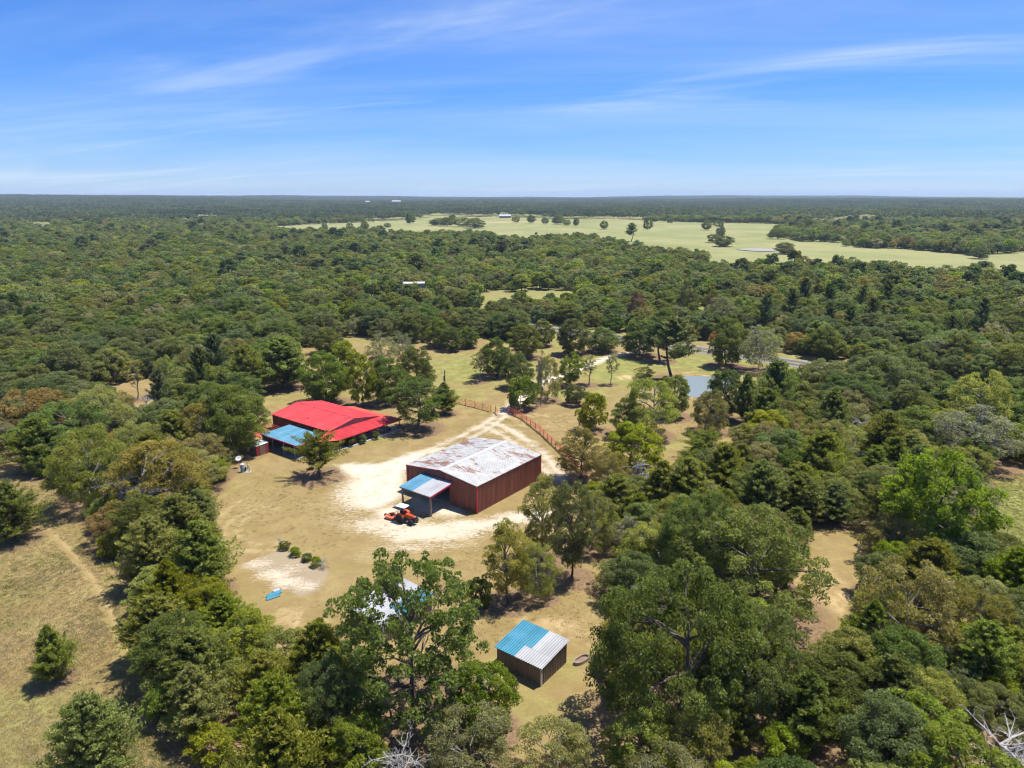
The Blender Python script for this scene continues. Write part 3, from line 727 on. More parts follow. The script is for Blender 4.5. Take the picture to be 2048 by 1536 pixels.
# gravel: metres inside the edge (negative outside)
G = np.full(len(xf), -9.0)
def track(pts, half): 
    global G; G = np.maximum(G, half - seg_dist(pts, xf, yf))
track(pl((1004, 823), (962, 852), (905, 880), (850, 902), (800, 918), (745, 932)), .7)
track(pl((1017, 827), (985, 852), (930, 884), (872, 912), (830, 928)), .7)
track(pl((880, 897), (830, 914), (780, 930)), 1.1)
track(pl((985, 846), (1020, 858), (1060, 884), (1098, 920), (1122, 952), (1128, 968)), .85)
track(pl((975, 855), (1008, 872), (1045, 900), (1080, 930), (1108, 958)), .7)
track(pl((1008, 826), (1022, 813), (1040, 798), (1058, 782), (1078, 766), (1105, 757), (1140, 746), (1180, 729), (1212, 717), (1240, 710), (1272, 703), (1296, 694), (1305, 686)), 1.7)
G = np.maximum(G, sdist(poly([(668, 930), (700, 926), (760, 926), (815, 906), (860, 900), (840, 930), (812, 945), (806, 990), (795, 1004), (768, 1014), (735, 1020), (706, 1010), (700, 985), (712, 962), (690, 948)]), xf, yf))
G = np.maximum(G, sdist(poly([(826, 990), (900, 1004), (938, 1022), (925, 1034), (870, 1036), (812, 1016)]), xf, yf) * .8 - .2)
track(pl((800, 1078), (880, 1064), (940, 1054), (1000, 1042), (1060, 1030), (1100, 1020)), 1.1)
G = np.maximum(G, sdist(poly([(735, 1015), (800, 1004), (815, 1030), (790, 1050), (745, 1050)]), xf, yf) * .7 - .5)
# thin scattered gravel and worn ground
S = np.zeros(len(xf))
def blob(A, u, v, rx, ry, amt):
    cx, cy = pxy(u, v); return np.maximum(A, amt * np.exp(-(((xf - cx) / rx) ** 2 + ((yf - cy) / ry) ** 2)))
for u, v, rx, ry, a in [(740, 980, 7, 10, .9), (780, 1050, 10, 4.5, .72), (860, 1065, 10, 4, .85), (690, 1040, 8, 6, .45), (900, 1090, 8, 3, .5), (950, 1050, 8, 3, .8), (1040, 1035, 6, 3, .8), (700, 1010, 6, 7, .5), (820, 1095, 9, 3, .55), (740, 1110, 8, 4, .4), (950, 880, 10, 6, .3), (1050, 900, 6, 9, .45), (1120, 950, 4, 6, .5), (880, 1000, 5, 3, .7),
                         (515, 1128, 3.4, 2.4, .60), (545, 1150, 3.6, 2.2, .70), (575, 1165, 3.2, 2.2, .72), (610, 1172, 2.8, 2.4, .6), (585, 1135, 4.0, 3, .5), (625, 1140, 3, 2, .4), (640, 1100, 6, 5, .2)]: S = blob(S, u, v, rx, ry, a)
PATHD = seg_dist(pl((60, 1020), (95, 1055), (130, 1090), (170, 1130), (200, 1180), (225, 1230), (245, 1275), (270, 1320), (292, 1345)), xf, yf)
PATHD2 = seg_dist(pl((292, 1345), (240, 1330), (205, 1370), (195, 1420), (160, 1470)), xf, yf) + .25
ARC = np.full(len(xf), 9.0)
for cu, cv, rr_, a0_, a1_ in ((560, 1050, 7.5, 120, 300), (560, 1050, 5.8, 110, 290), (600, 1030, 11.5, 150, 265), (840, 1110, 9, 20, 120), (840, 1110, 7.4, 20, 120)):
    cx_, cy_ = pxy(cu, cv); pa = [(cx_ + rr_ * math.cos(R(q)), cy_ + rr_ * math.sin(R(q))) for q in range(a0_, a1_, 8)]
    ARC = np.minimum(ARC, seg_dist(pa, xf, yf))
PD = np.clip(.20 - np.minimum(PATHD, PATHD2), -9, 9)
# green grass
GR = np.full(len(xf), .22)
for u, v, rx, ry, a in [(960, 740, 26, 28, .75), (900, 790, 14, 12, .75), (1250, 750, 14, 16, .95), (1300, 725, 26, 14, .95), (1440, 720, 40, 10, .9), (1150, 790, 10, 10, .75), (580, 790, 22, 16, .55), (1560, 740, 40, 14, .85), (1100, 690, 20, 22, .6), (40, 1420, 9, 8, .62), (110, 1330, 4, 3, .7), (20, 1500, 14, 6, .62), (170, 1480, 7, 5, .8), (230, 1420, 4, 3, .7), (60, 1250, 8, 4, .45),
                         (740, 880, 9, 5, .6), (700, 925, 9, 5, .45), (1060, 1420, 5, 4, .5), (1000, 1340, 2.5, 4, .6), (1130, 1330, 2, 3, .6), (1100, 1360, 4, 2, .5), (880, 1130, 6, 3, .5), (620, 1090, 7, 4, .3), (2040, 1040, 22, 20, 1.2), (1330, 880, 7, 9, .6), (1010, 820, 14, 8, .45), (930, 1015, 3, 2, .7), (320, 1000, 5, 4, .5)]: GR = blob(GR, u, v, rx, ry, a)
GR = np.where(inside(FIELD, xf, yf), np.maximum(GR, .34), GR)
far = np.hypot(xf, yf)
GR = np.maximum(GR, .75 * sstep(190, 260, far)); GR = np.where(far > 330, .62 + .2 * fnoise(xf, yf, 120, 9), GR)
# sandy lots
SA = np.zeros(len(xf))
for u, v, rx, ry, a in [(1370, 638, 22, 20, 1), (1405, 774, 13, 17, .62), (1255, 755, 3.5, 3, .7), (1325, 990, 5, 8, .6), (1640, 1180, 8, 11, .45), (1230, 438, 60, 30, .8), (480, 1500, 4, 6, .5), (1060, 838, 14, 16, .35), (1100, 1260, 8, 7, .4), (560, 1240, 8, 5, .35), (1000, 445, 120, 60, .6)]: SA = blob(SA, u, v, rx, ry, a)
# leaf litter below the trees
LI = np.zeros(len(xf))
nearm = np.where((far < 300) & (np.abs(xf) < 150))[0]
xn, yn = xf[nearm], yf[nearm]; ln_ = np.zeros(len(nearm))
order = np.argsort(xn, kind='stable'); xs = xn[order]
for sp, x, y, w, hh, *_ in PLAN:
    if y > 260 or w < 2.5: continue
    r = w * .62
    a, b = np.searchsorted(xs, [x - r * 2, x + r * 2]); ii = order[a:b]
    q = ((xn[ii] - x) ** 2 + (yn[ii] - y) ** 2) / (r * r)
    k = q < 4
    ii = ii[k]; ln_[ii] = np.maximum(ln_[ii], np.exp(-q[k] ** 2 * 1.1))
LI[nearm] = ln_
inopen = np.zeros(len(xf), bool)
for P in CLEAR: inopen |= inside(P, xf, yf)
LI = np.where((far < 300) & ~inopen & (LI < .55) & (yf > 20), .55, LI)
LI = np.where(PD > -.3, 0, LI)

def ground_mat():
    t = NT('ground_surface'); p = t.pos()
    n_big = t.noise(p, .035, 5, .6); n_mid = t.noise(p, .35, 5, .62, .4); n_fine = t.noise(p, 2.6, 6, .7); n_grain = t.noise(p, 14, 3, .7)
    n_streak = t.noise(t.mapping(p, (.9, 3.2, 1), (0, 0, R(20))), 1.0, 5, .6, .6)
    dry = t.mix(t.ramp(n_mid, .28, .72), (.225, .160, .068), (.310, .230, .102))
    dry = t.mix(t.math('MULTIPLY', t.ramp(n_fine, .35, .75), .55), dry, (.190, .142, .056))
    dry = t.mix(t.math('MULTIPLY', t.ramp(n_streak, .48, .8), .55), dry, (.365, .280, .138))
    dry = t.mix(t.math('MULTIPLY', t.ramp(n_grain, .40, .68), .5), dry, (.160, .115, .046))
    dry = t.mix(t.math('MULTIPLY', t.ramp(t.noise(p, .11, 5, .6, .5), .42, .66), .6), dry, (.200, .146, .054))
    gre = t.mix(t.ramp(n_mid, .3, .75), (.165, .165, .046), (.290, .275, .088))
    gre = t.mix(t.math('MULTIPLY', t.ramp(n_fine, .4, .7), .6), gre, (.125, .140, .036))
    gv = t.math('ADD', t.attr('green'), t.math('ADD', t.math('MULTIPLY_ADD', n_mid, .8, -.4), t.math('MULTIPLY_ADD', n_big, .7, -.35)))
    gv = t.math('ADD', gv, t.math('MULTIPLY_ADD', n_fine, .6, -.3))
    c = t.mix(t.ramp(gv, .2, .85), dry, gre)
    past = t.mix(t.ramp(t.noise(p, .012, 6, .65, .5), .3, .7), (.185, .200, .074), (.268, .255, .112))
    past = t.mix(t.math('MULTIPLY', t.ramp(n_big, .5, .75), .6), past, (.165, .188, .064))
    past = t.mix(t.math('MULTIPLY', t.ramp(t.noise(t.mapping(p, (.02, .004, 1), (0, 0, R(35))), 1.0, 5, .6), .5, .72), .6), past, (.285, .255, .130))
    c = t.mix(t.attr('pasture'), c, past)
    sand = t.mix(t.ramp(n_mid, .3, .7), (.36, .235, .120), (.50, .36, .20))
    c = t.mix(t.ramp(t.math('ADD', t.attr('sand'), t.math('MULTIPLY_ADD', n_mid, .9, -.45)), .25, .7), c, sand)
    lit = t.mix(t.ramp(n_fine, .3, .7), (.115, .075, .042), (.235, .155, .088))
    lit = t.mix(t.math('MULTIPLY', t.ramp(n_grain, .5, .75), .5), lit, (.30, .21, .125))
    c = t.mix(t.ramp(t.math('ADD', t.attr('litter'), t.math('MULTIPLY_ADD', n_mid, .8, -.4)), .42, .78), c, lit)
    c = t.mix(t.math('MULTIPLY', t.math('MULTIPLY', t.attr('arc'), t.ramp(n_mid, .35, .6)), .6), c, (.40, .315, .165))
    c = t.mix(t.math('MULTIPLY', t.ramp(t.math('ADD', t.attr('bed'), t.math('MULTIPLY_ADD', n_fine, 1.2, -.6)), -.4, .7), .75), c, t.mix(t.ramp(n_grain, .3, .7), (.235, .180, .120), (.330, .275, .205)))
    # worn path
    pd = t.math('ADD', t.attr('worn'), t.math('MULTIPLY_ADD', n_fine, .5, -.25))
    c = t.mix(t.math('MULTIPLY', t.ramp(pd, -.2, .2), .8), c, (.40, .285, .145))
    # gravel
    stone = t.mix(t.ramp(n_grain, .3, .7), (.39, .33, .24), (.63, .57, .465))
    stone = t.mix(t.math('MULTIPLY', t.ramp(t.math('ADD', t.math('MULTIPLY', n_mid, .5), t.math('MULTIPLY', n_fine, .5)), .48, .62), .62), stone, (.36, .265, .15))
    gd = t.math('ADD', t.attr('gravel'), t.math('ADD', t.math('MULTIPLY_ADD', n_mid, 4.4, -2.2), t.math('MULTIPLY_ADD', n_fine, 2.6, -1.3)))
    sc_ = t.math('SUBTRACT', t.math('ADD', t.attr('scatter'), t.math('ADD', t.math('MULTIPLY', n_fine, 1.0), t.math('MULTIPLY', n_streak, .7))), .92)
    gf = t.math('MAXIMUM', t.ramp(gd, -.9, 1.5), t.math('MULTIPLY', t.ramp(sc_, .30, .66), .85))
    c = t.mix(gf, c, stone)
    hgt = t.math('ADD', t.math('MULTIPLY', n_fine, .35), t.math('MULTIPLY', n_grain, .65))
    return t.done(t.bsdf(c, .95, 0, .08, hgt, .35, .06))
GM = ground_mat()
ii = np.arange(ny * nx).reshape(ny, nx)
GF = np.stack([ii[:-1, :-1], ii[:-1, 1:], ii[1:, 1:], ii[1:, :-1]], -1).reshape(-1, 4)
gface = G[GF].mean(1); pface = PD[GF].mean(1)
sel_g = (gface > -.15) & (far[GF[:, 0]] < 320); sel_p = (pface > -.12) & ~sel_g
def ground_part(name, sel, kind='structure'):
    F = GF[sel]; used = np.unique(F); remap = np.full(len(GV), -1); remap[used] = np.arange(len(used))
    me = mesh_np(name, GV[used], remap[F], [GM], smooth=True)
    for an, arr in (('gravel', G), ('scatter', S), ('worn', PD), ('green', GR), ('sand', SA), ('litter', LI), ('arc', np.clip(1 - ARC / .55, 0, 1)), ('pasture', sstep(300, 380, far)), ('bed', sdist(poly([(488, 1130), (560, 1096), (662, 1142), (640, 1180), (600, 1196)]), xf, yf))):
        at = me.attributes.new(an, 'FLOAT', 'POINT'); at.data.foreach_set('value', np.clip(arr[used], -9, 9).astype(np.float32))
    o = obj(name, me); o['kind'] = kind; return o
ground_part('ground', ~(sel_g | sel_p)); ground_part('gravel_driveway', sel_g); ground_part('footpath', sel_p)

# highway with verge lines
def ribbon(name, pts, off0, off1, z, mat):
    pts = [np.array(p) for p in pts]; dens = []
    for a, b in zip(pts[:-1], pts[1:]):
        n = max(2, int(np.linalg.norm(b - a) / 5)); dens += [a + (b - a) * k / n for k in range(n)]
    dens.append(pts[-1]); V = []
    for i, p in enumerate(dens):
        t_ = dens[min(i + 1, len(dens) - 1)] - dens[max(i - 1, 0)]; t_ /= np.linalg.norm(t_); nn = np.array([-t_[1], t_[0]])
        for o in (off0, off1):
            q = p + nn * o; V.append((q[0], q[1], float(hz(q[0], q[1])) + z))
    F = [(2 * i, 2 * i + 1, 2 * i + 3, 2 * i + 2) for i in range(len(dens) - 1)]
    o = obj(name, mesh_np(name, V, [f[::-1] for f in F], [mat])); o['kind'] = 'structure'; return o
ASPH = plain('asphalt', (.12, .105, .098), .9, 0, .2, .5, .15)
PAINT = plain('road_paint', (.45, .44, .41), .7, 0, .15, 1)
PAINTY = plain('road_paint_yellow', (.60, .45, .08), .7, 0, .15, 1)
SHLD = plain('road_shoulder', (.22, .20, .15), .95, 0, .25, 1)
road = ribbon('road', ROADC, -3.9, 3.9, .06, ASPH)
for nm, a, b, m_, z in (('road_edge_line', 3.45, 3.65, PAINT, .07), ('road_edge_line', -3.65, -3.45, PAINT, .07), ('road_centre_line', -.22, -.08, PAINTY, .07), ('road_centre_line', .08, .22, PAINTY, .07), ('road_shoulder', 3.9, 4.9, SHLD, .05), ('road_shoulder', -4.9, -3.9, SHLD, .05)):
    o = ribbon(nm, ROADC, a, b, z, m_); o.parent = road; del o['kind']
# water
def water_mat(name, col, ro=.14):
    t = NT(name); n = t.noise(t.pos(), 2.2, 4, .6)
    return t.done(t.bsdf(col, ro, 0, .35, n, .12, .03))
def sheet(name, P, z, mat):
    o = obj(name, mesh_np(name, [(x, y, float(hz(x, y)) + z) for x, y in P], [tuple(range(len(P)))], [mat])); o['kind'] = 'structure'; return o
sheet('pond_water', poly([(1372, 752), (1420, 753), (1456, 758), (1470, 772), (1440, 790), (1400, 796), (1368, 792), (1352, 776)]), .05, water_mat('pond_murky', (.19, .215, .19), .22))
c = pxy(1518, 502); P2 = [(c[0] + 16 * math.cos(a) * (1 + .2 * math.sin(3 * a)), c[1] + 15 * math.sin(a)) for a in np.linspace(0, 6.28, 24, endpoint=False)]
zp = float(hz(*c)); P2 = [p for p in P2]
sheet('pond_water', P2, .45, water_mat('pond_grey', (.26, .25, .22), .6))
# ------------------------------------------------------------------ sheet-metal buildings
def sheet_mesh(name, w, h0, h1, mat, ribs=3, depth=.05, thick=.012):
    """ribbed sheet: x across, y along the ribs, z outwards; far edge slopes from h0 to h1"""
    xs, zs = [0.0], [0.0]; p = w / ribs
    for r in range(ribs):
        c_ = p * (r + .5); q = p * .16
        for dx_, dz_ in ((-q * 1.8, 0), (-q * .8, depth), (q * .8, depth), (q * 1.8, 0)): xs.append(c_ + dx_); zs.append(dz_)
    xs.append(w); zs.append(0.0); n = len(xs)
    V = []; F = []
    for x, z in zip(xs, zs):
        hh = h0 + (h1 - h0) * x / w; V += [(x, 0, z), (x, hh, z)]
    b = len(V); V += [(0, 0, -thick), (0, h0, -thick), (w, h1, -thick), (w, 0, -thick)]
    for i in range(n - 1): F.append((2 * i, 2 * i + 2, 2 * i + 3, 2 * i + 1))
    F.append((b, b + 1, b + 2, b + 3))
    F.append(tuple([b, b + 3] + [2 * i for i in range(n - 1, -1, -1)])); F.append(tuple([b + 2, b + 1] + [2 * i + 1 for i in range(n)]))
    F.append((b, 0, 1, b + 1)); F.append((b + 3, b + 2, 2 * n - 1, 2 * n - 2))
    return mesh_np(name, V, F, [mat])
def put(name, me, parent, o, ex, ey, ez):
    ob = obj(name, me, parent)
    m = Matrix.Identity(4)
    for i, c_ in enumerate((ex, ey, ez, o)):
        for j in range(3): m[j][i] = c_[j]
    ob.matrix_local = m; return ob
UP = (0, 0, 1)
def wall_x(parent, a0, a1, b, face, h, mat, sw=.9, name='wall_sheet', z0=0.0):
    n = max(1, round((a1 - a0) / sw)); w = (a1 - a0) / n; me = sheet_mesh(name, w, h, h, mat, 3, .062)
    for i in range(n):
        if face < 0: put(name, me, parent, (a0 + i * w, b, z0), (1, 0, 0), UP, (0, -1, 0))
        else: put(name, me, parent, (a1 - i * w, b, z0), (-1, 0, 0), UP, (0, 1, 0))
def wall_y(parent, b0, b1, a, face, hfun, mat, sw=.9, name='wall_sheet', zfun=None):
    n = max(2, round((b1 - b0) / sw / 2) * 2); w = (b1 - b0) / n
    for i in range(n):
        p, q = b0 + i * w, b0 + (i + 1) * w; z0 = zfun((p + q) / 2) if zfun else 0.0
        if face < 0: put(name, sheet_mesh(name, w, hfun(q) - z0, hfun(p) - z0, mat, 3, .062), parent, (a, q, z0), (0, -1, 0), UP, (-1, 0, 0))
        else: put(name, sheet_mesh(name, w, hfun(p) - z0, hfun(q) - z0, mat, 3, .062), parent, (a, p, z0), (0, 1, 0), UP, (1, 0, 0))
def roof_slope(parent, a0, a1, be, ze, br, zr, mat, sw=.9, name='roof_sheet', over=0.0):
    L = math.hypot(br - be, zr - ze); c_, s_ = (br - be) / L, (zr - ze) / L
    n = max(1, round((a1 - a0) / sw)); w = (a1 - a0) / n; me = sheet_mesh(name, w, L + over, L + over, mat)
    for i in range(n):
        if c_ > 0: put(name, me, parent, (a0 + i * w, be, ze), (1, 0, 0), (0, c_, s_), (0, -s_, c_))
        else: put(name, me, parent, (a1 - i * w, be, ze), (-1, 0, 0), (0, c_, s_), (0, -s_ * -1, -c_) if False else (0, s_, -c_))
    return

def ribbed_wall_mat(name, col, streak):
    t = NT(name); p = t.pos()
    n1 = t.noise(t.mapping(p, (2.5, 2.5, .25)), 1.0, 5, .6); n2 = t.noise(p, 1.1, 4, .6); n3 = t.noise(p, 9, 3)
    c = t.mix(t.ramp(n1, .3, .75), tuple(v * .8 for v in col), tuple(v * 1.2 for v in col))
    c = t.mix(t.math('MULTIPLY', t.ramp(n2, .5, .8), .35), c, streak)
    rv = t.math('MULTIPLY_ADD', t.n('ShaderNodeObjectInfo').outputs['Random'], .24, .86)
    c = t.mix(1.0, c, t.n('ShaderNodeCombineXYZ', {0: rv, 1: rv, 2: rv}).outputs[0], 'MULTIPLY')
    zz = t.n('ShaderNodeSeparateXYZ', {0: p}).outputs[2]
    splash = t.math('MULTIPLY', t.ramp(t.math('ADD', zz, t.math('MULTIPLY', n1, .8)), 1.0, .3), .35)
    c = t.mix(splash, c, (.26, .20, .14))
    return t.done(t.bsdf(c, .5, 0, .35, n3, .05, .01))
def rust_roof_mat():
    t = NT('weathered_white_roof'); p = t.pos()
    loc = t.mapping(p, (1, 1, 1), (0, 0, R(-53)))
    fine = t.noise(t.mapping(loc, (3.2, .7, 1)), 1.0, 7, .7, .3); big = t.noise(t.mapping(loc, (.34, .10, 1), (0, 0, 0), (3.7, 1.2, 0)), 1.0, 4, .55)
    fl = t.noise(t.mapping(loc, (4.5, 1.2, 1)), 1.0, 6, .65)
    base = t.mix(t.ramp(t.noise(loc, .6, 5, .6), .3, .7), (.39, .385, .37), (.50, .495, .475))
    base = t.mix(t.math('MULTIPLY', t.ramp(fl, .52, .70), .55), base, (.24, .215, .20))
    r = t.math('ADD', t.math('MULTIPLY', fine, .62), t.math('MULTIPLY', big, .52))
    rust = t.mix(t.ramp(fl, .35, .65), (.17, .062, .03), (.27, .135, .085))
    c = t.mix(t.math('MULTIPLY', t.ramp(r, .600, .655), .85), base, rust)
    return t.done(t.bsdf(c, .75, 0, .08, fine, .08, .01))
def paint_roof(name, col, fade, amt=.4):
    t = NT(name); p = t.pos()
    n1 = t.noise(p, .5, 5, .6); n2 = t.noise(p, 4, 4, .6)
    c = t.mix(t.ramp(n1, .3, .75), tuple(v * .88 for v in col), tuple(min(v * 1.1, .9) for v in col))
    c = t.mix(t.math('MULTIPLY', t.ramp(t.math('ADD', t.math('MULTIPLY', n1, .6), t.math('MULTIPLY', n2, .4)), .5, .68), amt), c, fade)
    rv = t.math('MULTIPLY_ADD', t.n('ShaderNodeObjectInfo').outputs['Random'], .22, .87)
    c = t.mix(1.0, c, t.n('ShaderNodeCombineXYZ', {0: rv, 1: rv, 2: rv}).outputs[0], 'MULTIPLY')
    c = t.mix(t.math('MULTIPLY', t.ramp(t.noise(t.mapping(t.objc(), (7, .5, 1)), 1.0, 5, .65), .5, .8), .3), c, (.20, .14, .11))
    return t.done(t.bsdf(c, .62, 0, .22, n2, .04, .01))
BROWN = ribbed_wall_mat('brown_ribbed_wall', (.235, .078, .052), (.25, .14, .10))
DKRED = ribbed_wall_mat('maroon_ribbed_wall', (.125, .050, .048), (.16, .09, .085))
TAUPE = ribbed_wall_mat('taupe_ribbed_wall', (.150, .112, .096), (.22, .185, .165))
GABLE = ribbed_wall_mat('grey_brown_gable', (.30, .20, .175), (.38, .29, .26))
RUSTR = rust_roof_mat()
REDR = paint_roof('red_roof', (.50, .038, .046), (.53, .090, .080), .35)
REDF = paint_roof('faded_red_roof', (.48, .085, .055), (.50, .16, .11), .5)
BLUER = paint_roof('blue_roof', (.080, .225, .330), (.20, .29, .34), .5)
BLUE2 = paint_roof('bright_blue_roof', (.050, .215, .310), (.15, .27, .33), .3)
WHITER = paint_roof('white_roof', (.36, .365, .38), (.28, .27, .26), .4)
WHITEP = plain('white_paint', (.44, .44, .44), .5, 0, .1, 1.2)
REDT = plain('red_trim', (.42, .022, .045), .5, 0, .15, 1.2)
CONC = plain('concrete', (.38, .355, .32), .9, 0, .2, 1.0, .1, (.30, .26, .2), .5)
WOOD = plain('weathered_post', (.24, .195, .16), .9, 0, .3, 3, .1)
STEEL = plain('galvanised_steel', (.46, .48, .50), .4, .5, .15, 3)
DARK = plain('dark_interior', (.05, .05, .052), .9, 0, .3, 1)
BLACK = plain('black_rubber', (.022, .022, .023), .8, 0, .3, 6)
ORANGE = plain('orange_paint', (.50, .062, .014), .4, 0, .15, 2, .4, (.3, .12, .06), .3)
ORANGEF = plain('faded_orange_paint', (.46, .115, .062), .55, 0, .2, 2, .3, (.35, .2, .12), .5)
PIPE = plain('red_pipe', (.50, .095, .060), .55, 0, .2, 1.3, .3, (.30, .10, .06), .4)

# ---- workshop
WA, WB, WE, WR = 16.2, 14.2, 4.3, 5.08
ws = thing('workshop', 'brown metal workshop with a rusty white low gable roof', 'workshop', (-5.1, 95.6, 0), R(53))
gab = lambda b: WE + (WR - WE) * (1 - abs(b - WB / 2) / (WB / 2))
MB().box(.1, WA - .1, .1, WB - .1, -.1, .06).build('floor_slab', CONC, ws)
wall_x(ws, 0, WA, 0, -1, WE, BROWN); wall_x(ws, 0, WA, WB, 1, WE, BROWN)
D0, D1, DH = 5.3, 10.3, 3.75
wall_y(ws, 0, D0, 0, -1, gab, BROWN); wall_y(ws, D1, WB, 0, -1, gab, BROWN); wall_y(ws, D0, D1, 0, -1, gab, BROWN, zfun=lambda b: DH)
wall_y(ws, 0, WB, WA, 1, gab, BROWN)
roof_slope(ws, -.12, WA + .12, -.14, WE - .015 + .03, WB / 2, WR + .03, RUSTR)
roof_slope(ws, -.12, WA + .12, WB + .14, WE - .015 + .03, WB / 2, WR + .03, RUSTR)
m = MB()
m.prism([(-.16, WB / 2 - .36), (WA + .16, WB / 2 - .36), (WA + .16, WB / 2), (-.16, WB / 2)], [WR + .03, WR + .03, WR + .07, WR + .07], [WR + .055, WR + .055, WR + .095, WR + .095])
m.prism([(-.16, WB / 2), (WA + .16, WB / 2), (WA + .16, WB / 2 + .36), (-.16, WB / 2 + .36)], [WR + .07, WR + .07, WR + .03, WR + .03], [WR + .095, WR + .095, WR + .055, WR + .055])
m.build('ridge_cap', WHITEP, ws)
for (a, b) in ((0, 0), (0, WB), (WA, 0), (WA, WB)):
    MB().box(a - .1, a + .1, b - .1, b + .1, 0, WE - .02).build('corner_trim', REDT, ws)
for b0, b1 in ((-.1, WB / 2), (WB / 2, WB + .1)):
    MB().prism([(-.15, b0), (-.06, b0), (-.06, b1), (-.15, b1)], [gab(max(b0, 0)) - .16, gab(max(b0, 0)) - .16, gab(min(b1, WB)) - .16, gab(min(b1, WB)) - .16], [gab(max(b0, 0)) - .01, gab(max(b0, 0)) - .01, gab(min(b1, WB)) - .01, gab(min(b1, WB)) - .01]).build('gable_trim', REDT if b0 > 0 else DKRED, ws)
MB().box(-.1, WA + .1, -.17, -.10, WE - .12, WE - .0).build('eave_trim', DKRED, ws)
MB().box(-.06, .02, D0 - .12, D0, 0, DH).build('door_post', DKRED, ws); MB().box(-.06, .02, D1, D1 + .12, 0, DH).build('door_post', DKRED, ws)
# canopy on two rough posts
cz0, cz1 = 3.15, 3.72; ca0, ca1, cb0, cb1 = -5.0, -.08, 4.55, 10.9
cn = thing('canopy', 'lean-to canopy half blue half white on two rough posts before the workshop', 'canopy', (-5.1, 95.6, 0), R(53))
n = 7; w = (cb1 - cb0) / n; L = math.hypot(ca1 - ca0, cz1 - cz0); cc, ss = (ca1 - ca0) / L, (cz1 - cz0) / L
mw = sheet_mesh('roof_sheet', w, L, L, WHITER, 4); mb_ = sheet_mesh('roof_sheet', w, L, L, BLUER, 4)
for i in range(n): put('roof_sheet', mb_ if i >= 4 else mw, cn, (ca0, cb0 + (i + 1) * w, cz0), (0, -1, 0), (cc, 0, ss), (-ss, 0, cc))
for b in (4.75, 10.45): MB().tube([(-4.75, b, -.1), (-4.72, b + .04, 1.2), (-4.78, b, 2.3), (-4.75, b, cz0 - .02)], [.17, .15, .14, .13], 8).build('post', WOOD, cn)
MB().box(-4.92, -4.72, cb0, cb1, cz0 - .24, cz0 - .03).build('beam', WOOD, cn)
for b in (5.9, 7.7, 9.3): MB().prism([(-4.7, b), (ca1, b), (ca1, b + .09), (-4.7, b + .09)], [cz0 - .1, cz1 - .18, cz1 - .18, cz0 - .1], [cz0 + .01, cz1 - .02, cz1 - .02, cz0 + .01]).build('rafter', WOOD, cn)
MB().prism([(ca0 - .02, cb0 - .06), (ca1, cb0 - .06), (ca1, cb0 - .01), (ca0 - .02, cb0 - .01)], [cz0 - .22, cz1 - .22, cz1 - .22, cz0 - .22], [cz0 + .03, cz1 + .03, cz1 + .03, cz0 + .03]).build('fascia', REDT, cn)

# ---- house
HA, HB, HE, HR = 17.6, 12.0, 2.85, 3.9
hs = thing('house', 'long dark red metal house with a bright red roof and front porch', 'house', (-33.9, 124.7, 0), R(-37.5))
hg = lambda b: HE + (HR - HE) * (1 - abs(b - HB / 2) / (HB / 2))
MB().box(-HA, 0, 0, HB, -.1, .1).build('floor_slab', CONC, hs)
wall_x(hs, -HA, 0, 0, -1, HE, DKRED); wall_x(hs, -HA, 0, HB, 1, HE, DKRED)
wall_y(hs, 0, HB, 0, 1, hg, GABLE); wall_y(hs, 0, HB, -HA, -1, hg, DKRED)
roof_slope(hs, -HA - .2, .25, -.2, HE - .02, HB / 2, HR + .02, REDR); roof_slope(hs, -HA - .2, .25, HB + .2, HE - .02, HB / 2, HR + .02, REDR)
MB().prism([(-HA - .22, HB / 2 - .22), (.27, HB / 2 - .22), (.27, HB / 2), (-HA - .22, HB / 2)], [HR + .03, HR + .03, HR + .06, HR + .06], [HR + .045, HR + .045, HR + .08, HR + .08]).prism([(-HA - .22, HB / 2), (.27, HB / 2), (.27, HB / 2 + .22), (-HA - .22, HB / 2 + .22)], [HR + .06, HR + .06, HR + .03, HR + .03], [HR + .08, HR + .08, HR + .045, HR + .045]).build('ridge_cap', REDR, hs)
for (a, b) in ((-13.5, 3.2), (-8.5, 1.9), (-1.2, 5.2)):
    z = hg(b); MB().lathe([(.06, z - .05), (.06, z + .35), (.09, z + .36), (.09, z + .42)], 8, (a, b, 0)).build('vent_pipe', STEEL, hs)
# porch
PD_, PZ0, PZ1 = 3.75, HE - .12, 2.12
def porch_panel(name, P, Z, mat, ribs_dir, nr):
    mbp = MB(); mbp.prism(P, [z - .05 for z in Z], Z)
    return mbp.build(name, mat, hs)
sl_ = (PZ1 - PZ0) / PD_
npan = 15; b0_, b1_ = -.9, HB
for i in range(npan):
    q0 = b0_ + (HB - b0_) * i / npan; q1 = b0_ + (HB - b0_) * (i + 1) / npan; w = q1 - q0
    put('porch_roof_sheet', sheet_mesh('porch_roof_sheet', w, PD_ / math.cos(math.atan(sl_)), PD_ / math.cos(math.atan(sl_)), REDR, 3), hs, (PD_, q0, PZ1), (0, 1, 0), Vector((-PD_, 0, PZ0 - PZ1)).normalized(), Vector((PZ0 - PZ1, 0, PD_)).normalized())
porch_panel('porch_roof_corner', [(0, HB), (PD_, HB), (PD_, HB + 3.0)], [PZ0, PZ1, PZ1], REDR, 0, 0)
porch_panel('side_porch_roof', [(.02, HB + .12), (PD_, HB + 3.08), (-11, HB + 3.08), (-11, HB + .12)], [PZ0, PZ1, PZ1, PZ0], REDF, 0, 0)
porch_panel('porch_roof_return', [(-.3, -1.75), (1.6, -3.9), (PD_, -.95), (0, -.95)], [PZ0 - .02, PZ1 + .1, PZ1, PZ0 - .02], REDF, 0, 0)
